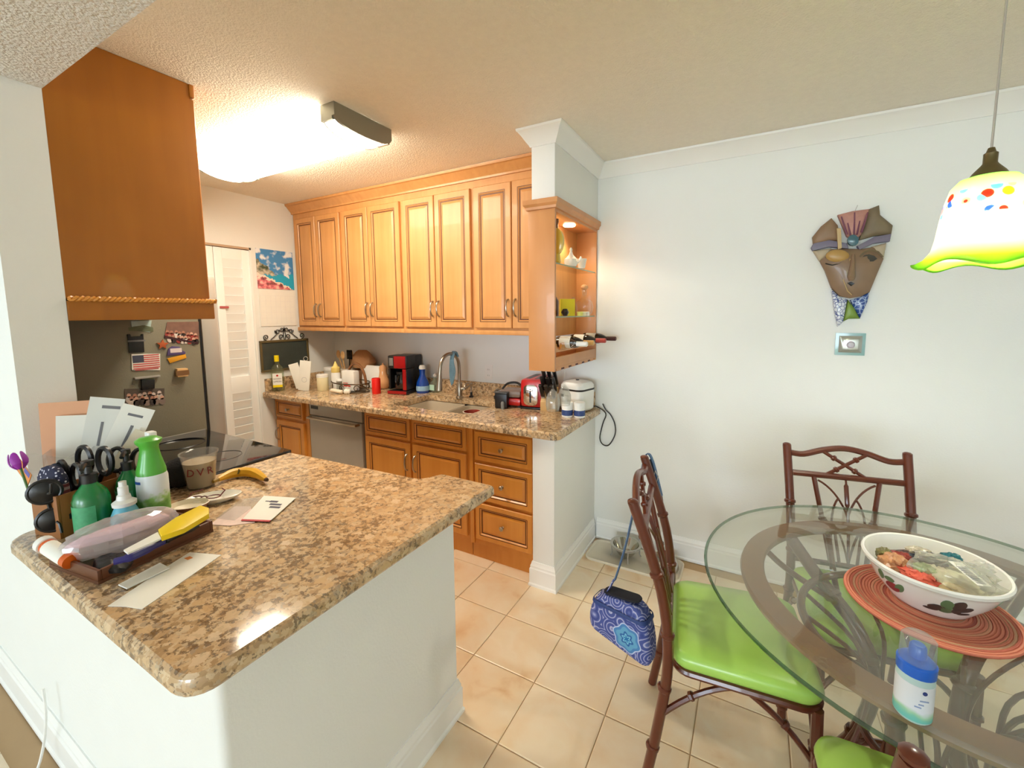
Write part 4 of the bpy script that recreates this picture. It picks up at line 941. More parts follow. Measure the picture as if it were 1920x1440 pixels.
G().bb(.0251, .0256, -.028, .028, -.014, .012).build('print', mat('brown_print', (130, 92, 54), .6), o, smooth=False)
o, P_ = side('clip_magnet', 'black magnetic clip holding the low crowd photograph', 'magnet', [(263, 711), (288, 711), (288, 728), (264, 731)], .014, M_black, bev=.002)
G().bb(.0, .018, -.05, .05, .032, .040).build('rim', M_steel, o, smooth=False)

# ------------------------------------------------------------------ clutter on the peninsula
# wooden box holding scissors, mail and more
bx = thing('wooden_box', 'open brown wooden box holding scissors and mail on the peninsula corner', 'box', (-.858, -2.205, CT), radians(13))
M_box = mat('box_wood', (150, 96, 48), .5, var=.2); BW, BD, BH = .055, .115, .125
for a, b, c, d, e, f in ((-BW, BW, -BD, -BD+.007, 0, BH), (-BW, BW, BD-.007, BD, 0, BH), (-BW, -BW+.007, -BD+.007, BD-.007, 0, BH), (BW-.007, BW, -BD+.007, BD-.007, 0, BH)):
    G().bb(a, b, c, d, e, f).build('side_panel', M_box, bx, bevel=.0015)
G().bb(-BW+.007, BW-.007, -BD+.007, BD-.007, 0, .006).build('bottom_panel', M_box, bx, smooth=False)
bl = Matrix.Translation(bx.location) @ Matrix.Rotation(radians(13), 4, 'Z')
def inbox(x, y, z=.008): q = bl @ Vector((x, y, z)); return tuple(q)
# sunglasses hung on the box front
t = thing('sunglasses', 'black sunglasses hanging down the front of the wooden box', 'sunglasses', (-.80, -2.34, CT+.03))
c0, c1 = on(84, 922, 'x', -.80), on(100, 974, 'x', -.80); ax = (c1-c0).normalized()
for c in (c0, c1):
    lp = Vector(c)-Vector(t.location)
    g = G().lathe([(.0001, -.002), (.028, -.001), (.032, .002), (.028, .005), (.0001, .007)], n=18); g.xf(Matrix.Rotation(pi/2, 4, 'X')); o = g.build('lens', mat('sun_lens', (16, 16, 20), .3), t); o.location = lp; o.rotation_euler = (0, 0, radians(70))
    o = G().tube(arc((0, -.001, 0), .032, 0, 2*pi, 24)[:-1], .005, 6, closed=True).build('rim', M_black, t); o.location = lp; o.rotation_euler = (0, 0, radians(70))
m_ = (c0+c1)/2-Vector(t.location); G().tube([m_+ax*-.008, m_+ax*.008], .004, 6).build('bridge', M_black, t)
for c, s in ((c0, -1), (c1, 1)):
    lp = Vector(c)-Vector(t.location); G().tube([lp+Vector((.028, .0, 0)), lp+Vector((.04, .002, -s*.004)), lp+Vector((.042, .004, s*-.03-.0))], .0035, 6).build('temple', M_black, t)
# scissors
def scissors(loc, rz, label, sc=1, tilt=0):
    t = thing('scissors', label, 'scissors', loc, rz, 'scissors standing in the wooden box'); R = Matrix.Rotation(tilt, 4, 'Y') @ Matrix.Scale(sc, 4)
    for s in (-1, 1):
        g = G().tube([(s*.028+.022*cos(a)*1.0, s*.003, .155+.036*sin(a)) for a in [i*2*pi/18 for i in range(18)]], .0065, 6, closed=True); g.tube([(s*.018, s*.003, .122), (s*.006, s*.003, .10), (0, s*.002, .085)], .006, 6); g.xf(R); g.build('handle', M_black, t)
        g = G().add([(s*.004, s*.002, .10), (-s*.008, s*.002, .09), (-s*.002, s*.002, .002), (s*.004, s*.004, .10), (-s*.008, s*.004, .09), (-s*.002, s*.004, .002)], [(0, 1, 2), (3, 5, 4), (0, 3, 4, 1), (1, 4, 5, 2), (2, 5, 3, 0)]); g.xf(R); g.build('blade', M_steel, t)
scissors(inbox(-.01, -.055), radians(10), 'black-handled scissors nearest the flag pouch', 1.0, .1)
scissors(inbox(.005, .0), radians(20), 'tall black-handled scissors in the middle of the wooden box', 1.15, .05)
scissors(inbox(.03, .055), radians(40), 'black-handled scissors beside the air freshener', 1.05, .15)
# flag-patterned pouch
def mk_flag():
    m = mat('flag_cloth', (40, 44, 80), .8); nt = m.node_tree; b = nt.nodes['Principled BSDF']; L = nt.links.new; N = nt.nodes.new
    tc = N('ShaderNodeTexCoord'); w = N('ShaderNodeTexWave'); w.bands_direction = 'Z'; w.inputs['Scale'].default_value = 18; w.inputs['Distortion'].default_value = 1.5; L(tc.outputs['Object'], w.inputs['Vector'])
    r = ramp(nt, [(.45, (96, 34, 40)), (.55, (150, 126, 130))]); L(w.outputs['Fac'], r.inputs['Fac'])
    v = N('ShaderNodeTexVoronoi'); v.inputs['Scale'].default_value = 95; L(tc.outputs['Object'], v.inputs['Vector']); r2 = ramp(nt, [(.22, (200, 200, 214)), (.3, (28, 32, 62))]); L(v.outputs['Distance'], r2.inputs['Fac'])
    s = N('ShaderNodeSeparateXYZ'); L(tc.outputs['Object'], s.inputs[0]); gt = N('ShaderNodeMath'); gt.operation = 'GREATER_THAN'; gt.inputs[1].default_value = .145; L(s.outputs['Z'], gt.inputs[0])
    mx = N('ShaderNodeMix'); mx.data_type = 'RGBA'; L(gt.outputs[0], mx.inputs['Factor']); L(r.outputs['Color'], mx.inputs['A']); L(r2.outputs['Color'], mx.inputs['B']); L(mx.outputs['Result'], b.inputs['Base Color']); return m
g = G().loops([[(x*k, y*k, z) for x, y in rrect(-.05, .05, -.014, .014, .012, 4)] for k, z in ((.9, 0), (1, .02), (1.02, .10), (.98, .16), (.7, .185), (.3, .192))])
tag(place(g.build('flag_pouch', mk_flag()), inbox(-.0, -.09), radians(13)), 'dark stars-and-stripes pouch at the front of the wooden box', 'pouch')
o = G().loops([[(x*k, y*k, z) for x, y in rrect(-.03, .03, -.014, .014, .012, 4)] for k, z in ((.9, 0), (1, .05), (1.1, .14), (.9, .175), (.4, .185))]).build('cloth_case', mat('navy_cloth', (26, 34, 56), .8))
tag(place(o, inbox(-.035, -.06), radians(30)), 'navy cloth case at the left end of the wooden box', 'case')
# mail organiser behind
mo = thing('mail_holder', 'clear plastic mail holder behind the wooden box', 'holder', (-1.0, -2.195, CT), radians(62))
for a, b, c, d, e, f in ((-.07, .05, -.04, -.037, 0, .16), (-.07, .05, .037, .04, 0, .26), (-.07, -.067, -.037, .047, 0, .2), (.037, .04, -.037, .047, 0, .2)): G().bb(a, b, c, d, e, f).build('panel', M_plastic, mo, smooth=False)
G().bb(-.07, .05, -.04, .05, 0, .003).build('base', M_plastic, mo, smooth=False)
ml = Matrix.Translation(mo.location) @ Matrix.Rotation(radians(62), 4, 'Z')
def mail(label, x, y, w, h, tilt, m, cat='envelope', prints=(), lean=0):
    t = thing(cat, label, cat, tuple(ml @ Vector((x, y, .004))), radians(62+lean), 'mail standing in the clear holder'); Rm = Matrix.Rotation(tilt, 4, 'Y')
    g = G().bb(-w/2, w/2, -.001, .001, 0, h); g.xf(Rm); g.build('sheet', m, t, smooth=False)
    for a, b, c, d in prints: g = G().bb(a, b, -.0016, -.0011, c, d); g.xf(Rm); g.build('print', mat('mail_print', (120, 120, 124), .7), t, smooth=False)
    return t
mail('peach folder standing rearmost in the mail holder', -.02, .035, .15, .345, .03, mat('peach_paper', (230, 176, 140), .7), 'folder')
mail('blank white envelope standing left in the mail holder', -.005, .02, .13, .30, .08, M_paper)
mail('white envelope with printed lines, tilted right, in the mail holder', .005, .0, .085, .36, .22, mat('grey_paper', (226, 228, 222), .7), prints=((-.01, .035, .325, .335), (-.005, .002, .20, .28)))
mail('white envelope with printed lines, tilted most, at the right of the holder', .022, -.02, .085, .345, .42, M_paper, prints=((-.02, .02, .31, .318), (.0, .008, .17, .28)))
mail('cream envelope lowest at the right of the mail holder', .03, -.036, .07, .27, .58, mat('cream_paper', (236, 226, 200), .7))
o = G().loops([[(x, y, z) for x, y in rrect(-.016, .016, -.012, .012, .006, 3)] for z in (0, .05)]).build('eraser', M_white, bevel=.003)
tag(place(o, tuple(Vector(inbox(.058, .10, .0))+Vector((.02, .02, .2)))), 'pen with a white cap standing right of the mail', 'pen')
o.name = 'pen'
G().tube([(0, 0, 0), (.0, 0, -.195)], .004, 6).build('barrel', M_white, o)
# purple flower in clear wrap
t = thing('tulip', 'purple artificial tulip leaning out over the counter corner', 'flower', inbox(-.055, -.10), 0)
tip = on(30, 853, 'y', -2.33); v = Vector(tip)-Vector(t.location)
G().tube([(0, 0, 0), v*.5, v*.85], .003, 6).build('stem', mat('stem_green', (86, 120, 60), .6), t)
u = v.normalized(); a1 = u.orthogonal().normalized(); a2 = u.cross(a1)
for k in range(5):
    q = 2*pi*k/5; d = a1*cos(q)+a2*sin(q); sd = u.cross(d)
    g = G(); b0 = v*.8; L_ = .055
    rows = []
    for s_, w_, o_ in ((0, .004, .004), (.3, .016, .018), (.65, .017, .017), (1, .006, .012)): c = b0+u*L_*s_+d*o_; rows.append([c-sd*w_, c+d*.004, c+sd*w_, c-d*.0015])
    g.loops(rows); g.build('petal', mat('purple_petal', (152, 40, 166), .5), t, sub=1)
g = G(); w0 = Vector((.012, .01, .05))
rows = [[tuple(w0+Vector((-.1*f, .02*f, .13*f))+Vector((cos(q)*(.012+.05*f)*(1+.15*sin(3*q+f)), sin(q)*(.012+.05*f), .02*sin(2*q)*f))) for q in [2*pi*i/14 for i in range(14)]] for f in (0, .35, .7, 1)]
o = g.loops(rows, cap=False).build('wrapping', clear('wrap_film', (.96, .96, .96), .25, .08, .12), None); o.location = inbox(-.05, -.07)
tag(o, 'crinkled clear plastic wrapping sticking out of the wooden box', 'wrapping')
o = G().bb(-.022, .022, -.001, .001, -.035, .035).build('gift_card', mat('orange_card', (220, 140, 70), .6), smooth=False)
q = on(45, 885, 'y', -2.315); o.location = q; o.rotation_euler = (0, radians(-52), .15); tag(o, 'orange card sticking out under the purple tulip', 'card')
G().bb(.004, .02, -.0014, -.001, -.03, .0).build('print', mat('blue_print', (90, 90, 170), .6), o, smooth=False)
# bottles in front of the box
def bottle(name, label, px, py, prof, m, cat='bottle', grp=None, n=20):
    q = Vector((px, py, CT)); t = thing(name, label, cat, (q.x, q.y, CT), group=grp); G().lathe(prof, n=n).build('body', m, t); return t
M_sang = mat('green_bottle', (24, 122, 62), .25, coat=.3)
def sanitizer(px, py, label, k=1.06):
    t = bottle('hand_soap', label, px, py, [(.0001, 0), (.034*k, 0), (.038*k, .008), (.038*k, .105), (.033*k, .125), (.017*k, .148), (.015*k, .155)], M_sang, grp='green pump bottles before the wooden box')
    G().lathe([(.017*k, .153), (.018*k, .178), (.009*k, .181), (.008*k, .2), (.013*k, .203), (.013*k, .217), (.0001, .219)], n=14).build('pump', M_black, t)
    G().tube([(0, 0, .210), (.025, -.015, .211), (.036, -.022, .203)], .006, 6).build('spout', M_black, t)
    g = G(); g.loops([[(.0385*k*cos(a), .0385*k*sin(a), z) for a in [-2.1+i*.2 for i in range(11)]]+[(.039*k*cos(a), .039*k*sin(a), z) for a in [-.1-i*.2 for i in range(11)]] for z in (.02, .095)]); g.build('label', mat('soft_green', (70, 160, 110), .5, var=.35, vscale=70), t)
    return t
t = sanitizer(-.74, -2.245, 'green pump bottle with black pump, in front of the wooden box')
text('lettering', 'ACB', .022, t, (-.036, -.024, .052), (pi/2, -pi/2, radians(-57)), mat('mint_ink', (180, 230, 200), .6))
sanitizer(-.772, -2.15, 'green pump bottle standing behind the white nozzle bottle', .86)
t = bottle('spray_bottle', 'small pale blue bottle with white spray nozzle', -.675, -2.195, [(.0001, 0), (.031, 0), (.034, .008), (.033, .05), (.022, .078), (.019, .084)], mat('pale_blue_plastic', (110, 190, 214), .3), )
G().lathe([(.027, .080), (.028, .090), (.017, .098), (.015, .110), (.012, .112), (.012, .134), (.009, .136), (.009, .150), (.0001, .151)], n=16).build('nozzle', M_white, t)
q = Vector((-.70, -2.118, CT))
t = thing('air_freshener', 'tall white and green air freshener can with green cap', 'spray can', (q.x, q.y, CT))
def mk_af():
    m = mat('freshener_print', (226, 234, 236), .35); nt = m.node_tree; b = nt.nodes['Principled BSDF']; L = nt.links.new; N = nt.nodes.new
    tc = N('ShaderNodeTexCoord'); s = N('ShaderNodeSeparateXYZ'); L(tc.outputs['Object'], s.inputs[0]); n = N('ShaderNodeTexNoise'); n.inputs['Scale'].default_value = 40; L(tc.outputs['Object'], n.inputs['Vector'])
    ad = N('ShaderNodeMath'); ad.operation = 'MULTIPLY_ADD'; ad.inputs[1].default_value = .09; L(n.outputs['Fac'], ad.inputs[0]); L(s.outputs['Z'], ad.inputs[2])
    r = ramp(nt, [(.085, (96, 158, 60)), (.11, (150, 196, 110)), (.13, (226, 236, 240))]); L(ad.outputs[0], r.inputs['Fac']); L(r.outputs['Color'], b.inputs['Base Color']); return m
G().lathe([(.0001, 0), (.036, 0), (.039, .006), (.039, .135), (.035, .150)], n=22).build('body', mk_af(), t)
G().lathe([(.0365, .142), (.036, .158), (.027, .195), (.023, .22), (.024, .232), (.032, .242), (.033, .250), (.022, .257), (.0001, .258)], n=22).build('cap', mat('bright_green', (86, 176, 62), .3, coat=.2), t)
g = G(); g.loops([[(.0392*cos(a), .0392*sin(a), z) for a in [-1.7+i*.12 for i in range(6)]]+[(.0398*cos(a), .0398*sin(a), z) for a in [-1.1-i*.12 for i in range(6)]] for z in (.122, .130)]); g.build('print', mat('royal_blue', (40, 84, 170), .5), t)
text('lettering', 'AIR', .016, t, (-.031, -.0255, .075), (pi/2, -pi/2, radians(-50)), mat('dark_ink', (60, 70, 80), .6))
q = Vector((-.752, -2.092, CT))
o = G().bb(-.012, .012, -.003, .003, 0, .125).build('brown_card', mat('brown_cover', (140, 78, 34), .5), smooth=False); tag(place(o, (q.x-.005, q.y, CT), radians(40)), 'narrow brown booklet standing left of the air freshener', 'booklet')
# black lumpy cloth with a white cord
random.seed(5); q = on(328, 918, 'z', CT); g = G(); ls = []
for r, z in ((.03, 0), (.055, .015), (.062, .05), (.05, .085), (.03, .10), (.008, .108)):
    ls.append([(r*cos(2*pi*j/16)*(1+.15*random.uniform(-1, 1)), r*.85*sin(2*pi*j/16)*(1+.15*random.uniform(-1, 1)), z+.006*random.uniform(-1, 1)) for j in range(16)])
t = thing('cap_hat', 'crumpled black knit cap lying between spray can and plastic cup', 'cap', (q.x-.02, q.y+.03, CT)); t.name = 'knit_cap'
g.loops(ls).build('body', mat('black_knit', (18, 18, 20), .9, bump=.5, bscale=200), t, sub=1)
G().tube(smoothpath([(.03, -.05, .03), (.035, -.075, .045), (.045, -.085, .01), (.055, -.08, .004), (.05, -.07, .03)], 5), .003, 6).build('cord', M_paper, t)
o = G().lathe([(.0001, 0), (.03, 0), (.05, .03), (.055, .045), (.052, .045), (.047, .03), (.0001, .005)], n=22).build('glass_dish', M_glass)
tag(place(o, (-1.045, -1.94, .912+.002)), 'small clear glass dish on the stove, behind the spray can', 'dish')
# plastic cup
q = on(378, 912, 'z', CT); t = thing('plastic_cup', 'clear plastic cup with red lettering and a pale drink', 'cup', (q.x, q.y, CT))
G().lathe([(.0001, 0), (.040, 0), (.042, .004), (.056, .125), (.060, .127), (.060, .131), (.054, .129), (.040, .006), (.0001, .004)], n=26).build('body', M_plastic, t)
G().lathe([(.0001, .005), (.0385, .006), (.051, .098), (.0001, .099)], n=24).build('drink', mat('pale_drink', (176, 158, 128), .3), t, label='pale tan drink')
dcam = Vector((CAM.x-q.x, CAM.y-q.y)); ang = atan2(dcam.y, dcam.x)
text('lettering', 'D', .036, t, (.0535*cos(ang-.55), .0535*sin(ang-.55), .068), (pi/2-.11, 0, ang-.55+pi/2), mat('wine_ink', (120, 28, 30), .6))
text('lettering', 'V', .036, t, (.0535*cos(ang), .0535*sin(ang), .068), (pi/2-.11, 0, ang+pi/2), mat('wine_ink', (120, 28, 30), .6))
text('lettering', 'R', .036, t, (.0535*cos(ang+.55), .0535*sin(ang+.55), .068), (pi/2-.11, 0, ang+.55+pi/2), mat('wine_ink', (120, 28, 30), .6))
# banana
pts = [on(px, py, 'z', CT+.019) for px, py in ((409, 899), (432, 889), (455, 885), (478, 887), (499, 899))]
c = pts[2]; P_ = smoothpath([p-c for p in pts], 4); n = len(P_)
t = thing('banana', 'single ripe banana lying near the stove', 'banana', (c.x, c.y, CT+.019))
G().tube(P_, [.006+.0125*min(1, 3.2*min(i, n-1-i)/(n-1)+.15) for i in range(n)], 8).build('peel', mat('banana_yellow', (222, 168, 40), .45, var=.12, vscale=30), t)
G().tube([P_[-1], P_[-1]+(P_[-1]-P_[-2]).normalized()*.01], [.008, .006], 8).build('tip', mat('banana_tip', (70, 40, 22), .6), t)
G().tube([P_[0], P_[0]+(P_[0]-P_[1]).normalized()*.022], [.007, .006], 8).build('stem', mat('banana_stem', (150, 120, 50), .6), t)
g = G().lathe([(.0001, 0), (.010, 0), (.010, .0006), (.0001, .0008)], n=12); g.xf(Matrix.Rotation(radians(65), 4, 'X')); o = g.build('sticker', mat('fruit_sticker', (96, 92, 44), .5), t); o.location = P_[n//2]+Vector((.004, -.0175, .008))
# white dish and shell dish
q = on(402, 940, 'z', CT); t = thing('oval_dish', 'white oval dish with reddish spectacles in it', 'dish', (q.x, q.y, CT), radians(50))
G().lathe([(.0001, 0), (.05, 0), (.075, .012), (.08, .02), (.077, .021), (.05, .005), (.0001, .004)], n=26, sy=.55).build('body', M_cer, t)
t = thing('spectacles', 'reddish spectacles lying in the white oval dish', 'spectacles', (q.x-.02, q.y-.02, CT+.014), radians(40))
M_spec = mat('dark_red_frame', (96, 36, 40), .4)
for s in (-1, 1):
    G().tube([(s*.028+.02*cos(a), .014*sin(a), .004) for a in [i*2*pi/16 for i in range(16)]], .002, 5, closed=True).build('rim', M_spec, t)
    G().tube([(s*.048, 0, .005), (s*.05, .03, .012), (s*.03, .055, .01)], .002, 5).build('temple', M_spec, t)
G().tube([(-.009, 0, .005), (0, .003, .007), (.009, 0, .005)], .002, 5).build('bridge', M_spec, t)
q = on(352, 965, 'z', CT)
o = G().lathe([(.0001, 0), (.03, 0), (.048, .016), (.056, .03), (.053, .031), (.044, .018), (.0001, .005)], n=22, sy=.75).build('shell_dish', [M_rattan2, mat('shell_cream', (226, 214, 190), .4)]); 
for p_ in o.data.polygons:
    if p_.center.z > .0 and p_.normal.z > .3: p_.material_index = 1
tag(place(o, (q.x-.01, q.y+.01, CT), radians(40)), 'small brown shell-shaped dish beside the white oval dish', 'dish')
# sheets lying flat
def sheet(name, label, cat, quad, m, z=CT+.0005, th=.001, up=None):
    q = [on(x, y, 'z', z) for x, y in quad]; c = sum(q, Vector())/len(q)
    g = G().prism([(p.x-c.x, p.y-c.y) for p in q], 0, th)
    o = g.build(name, m, smooth=False); o.location = (c.x, c.y, z); return tag(o, label, cat), [(p.x-c.x, p.y-c.y) for p in q]
sheet('leaflet', 'pinkish printed leaflet lying under the white card', 'leaflet', [(393, 984), (430, 986), (478, 980), (470, 950), (440, 950)], mat('pink_print', (232, 206, 196), .6, var=.2, vscale=60))
sheet('plastic_sleeve', 'clear plastic sleeve lying beside the white oval dish', 'sleeve', [(405, 972), (440, 976), (500, 931), (452, 936)], clear('sleeve_film', (.95, .95, .95), .2, .1, .1), CT+.002)
o, P_ = sheet('greeting_card', 'white card with dark print and red edge on the granite', 'card', [(455, 974), (508, 976), (555, 934), (495, 930)], M_paper, CT+.0035, .0015)
A, B = Vector(P_[0]), Vector(P_[1]); C_, D_ = Vector(P_[2]), Vector(P_[3])
g = G()
def pt(s, v): q = (A*(1-s)+B*s)*(1-v)+(D_*(1-s)+C_*s)*v; return (q.x, q.y)
for s0, s1, v0, v1 in ((.35, .6, .72, .80), (.42, .8, .60, .68), (.5, .85, .48, .56), (.2, .36, .74, .78)):
    G().prism([pt(s0, v0), pt(s1, v0), pt(s1, v1), pt(s0, v1)], .0015, .0018).build('print', mat('dark_ink2', (70, 70, 90), .6), o, smooth=False)
G().prism([pt(-.02, -.05), pt(1.0, -.05), pt(1.0, .0), pt(-.02, .0)], .0, .0014).build('red_edge', mat('card_red', (196, 56, 62), .6), o, smooth=False)
ps, _ = sheet('paper_sheet', 'long white paper sheet at the slab edge in front of the tray', 'paper', [(202, 1137), (237, 1138), (266, 1143), (415, 1041), (356, 1036), (330, 1052)], M_paper, CT+.0005)
o, P_ = sheet('stain', 'rusty food stain on the long white paper sheet', 'stain', [(345, 1047), (352, 1050), (362, 1046), (356, 1043)], mat('rust_stain', (206, 130, 70), .7), CT+.0016, .0004); into(o, ps)
sheet('envelope', 'narrow white envelope overlapping the long paper sheet', 'envelope', [(222, 1098), (238, 1105), (318, 1066), (300, 1057)], M_paper, CT+.003, .003)
# tray with contents
tr = thing('tray', 'shallow dark wooden tray full of odds and ends, at the slab edge', 'tray', (-.533, -2.221, CT), radians(8))
M_trayw = mat('tray_wood', (96, 54, 30), .35, var=.2); TW, TD = .105, .13
G().bb(-TW, TW, -TD, TD, 0, .008).build('bottom_panel', M_trayw, tr, smooth=False)
for a, b, c, d in ((-TW, TW, -TD, -TD+.008), (-TW, TW, TD-.008, TD), (-TW, -TW+.008, -TD+.008, TD-.008), (TW-.008, TW, -TD+.008, TD-.008)): G().bb(a, b, c, d, .008, .034).build('side_rail', M_trayw, tr, bevel=.002)
tm = Matrix.Translation(tr.location) @ Matrix.Rotation(radians(8), 4, 'Z')
# pill bottle lying at the tray's left end
q0, q1 = on(80, 1018, 'z', CT+.055), on(130, 1050, 'z', CT+.035)
t = thing('pill_bottle', 'orange pill bottle with white cap lying over the tray edge', 'pill bottle', tuple(q0)); v = Vector(q1)-Vector(q0); L_ = v.length; Rq = v.to_track_quat('Z', 'Y').to_matrix().to_4x4()
g = G().lathe([(.0001, 0), (.019, .001), (.020, .004), (.020, .02), (.017, .021)], n=18); g.xf(Rq); g.build('cap', M_white, t)
g = G().lathe([(.0165, .021), (.0165, .026)], n=18); g.xf(Rq); g.build('neck', mat('pill_orange', (214, 96, 24), .3), t)
g = G().lathe([(.0165, .024), (.0175, .028), (.0175, L_+.01), (.0001, L_+.011)], n=18); g.xf(Rq); g.build('body', mat('pill_orange', (214, 96, 24), .3), t)
g = G().lathe([(.0179, .032), (.0179, L_-.008)], n=18); g.xf(Rq); g.build('label', M_paper, t)
# clear clamshell with pink band
t = thing('clear_container', 'crumpled clear plastic container with pink lining lying in the tray', 'container', (-.535, -2.245, CT+.012), radians(84))
def crumple(w, d, h, seed, n=26, m=14, amp=.16):
    random.seed(seed); ks = [[1+amp*random.uniform(-1, 1) for _ in range(n)] for _ in range(m+1)]; ls = []
    for i in range(m+1):
        a_ = -pi/2+pi*(i+.3)/(m+.6); row = []
        for j in range(n):
            q_ = 2*pi*j/n; k_ = ks[i][j]; cs = cos(a_)**.6
            row.append((w*k_*cs*cos(q_), d*k_*cs*sin(q_), h*.5+h*.5*sin(a_)*(1+amp*.8*random.uniform(-1, 1))+.002))
        ls.append(row)
    return ls
def lump(w, d, h, seed, n=22):
    random.seed(seed); return [[(w*k*cos(2*pi*j/n)*(1+.05*random.uniform(-1, 1)), d*k*sin(2*pi*j/n)*(1+.05*random.uniform(-1, 1)), h*z+.003*random.uniform(-1, 1)+.003) for j in range(n)] for k, z in ((.85, 0), (1, .15), (1.02, .5), (.9, .8), (.6, .98), (.2, 1.02))]
G().loops(crumple(.115, .06, .085, 4, amp=.06)).build('body', clear('crinkle_plastic', (.96, .96, .965), .5, .08, .26, (250, 246, 250)), t, ang=8)
G().loops([[(x, y+.012, z+.03) for x, y, z in l] for l in lump(.10, .022, .028, 8)]).build('lining', mat('pale_pink', (244, 206, 220), .5), t, label='pale pink lining')
# knife with yellow sheath, blue handled tool
def flat(name, label, cat, quad, z, th, m, g0=None, parent=None):
    o, P_ = sheet(name, label, cat, quad, m, z, th); return o
o = flat('cake_knife', 'white-bladed knife with broad yellow handle lying across the tray', 'knife', [(232, 1034), (240, 1040), (302, 1012), (296, 1000)], CT+.075, .004, M_white)
qq = [on(x, y, 'z', CT+.075) for x, y in ((297, 998), (303, 1011), (345, 996), (392, 968), (392, 957), (376, 952), (330, 975))]; g = G().prism([(p.x-o.location.x, p.y-o.location.y) for p in qq], -.006, .008); g.build('handle', mat('lemon_yellow', (240, 208, 24), .35), o, bevel=.002)
t = thing('paint_brush', 'blue handled tool with black grip lying along the tray front', 'tool', tuple(on(260, 1035, 'z', CT+.05)))
pp = [on(x, y, 'z', CT+.05)-Vector(t.location) for x, y in ((214, 1053), (240, 1046), (275, 1030), (310, 1013))]
G().tube(smoothpath(pp, 4), [.008]*4+[.011]*5+[.009]*4, 8).build('handle', mat('deep_blue', (48, 44, 118), .35), t); t.name = 'garden_tool'
pp = [on(x, y, 'z', CT+.052)-Vector(t.location) for x, y in ((308, 1014), (325, 1005), (348, 995), (372, 985))]
G().tube(smoothpath(pp, 4), [.009, .011]+[.010]*9+[.006]*2, 8).build('grip', M_black, t)
random.seed(11)
o = G().loops(lump(.055, .03, .022, 21)).build('tray_shadow_lump', M_black); tag(place(o, tuple(tm @ Vector((.07, -.085, .009))), .1), 'small black lump standing for shadow at the front corner of the tray', 'pouch')  # added black lump, imitates the shadow low in the tray
# hook under the slab, white cable by the wall
t = thing('adhesive_hook', 'small clear hook under the peninsula edge, on the bluish wall', 'hook', (-.60, -2.2805, .835))
G().bb(-.012, .012, -.004, 0, -.02, .02).build('plate', M_plastic, t, bevel=.002); G().tube([(0, -.004, .005), (0, -.016, -.008), (0, -.02, -.004), (0, -.022, .002)], .003, 6).build('hook', M_plastic, t)
q = on(97, 1400, 'y', -2.31)
o = G().tube(smoothpath([(q.x, -2.312, .30), (q.x+.004, -2.315, .2), (q.x-.01, -2.33, .08), (q.x-.015, -2.36, .004), (q.x+.06, -2.45, .004)], 5), .004, 6).build('white_cable', M_white)
tag(o, 'white cable hanging down the bluish wall to the floor', 'cable')
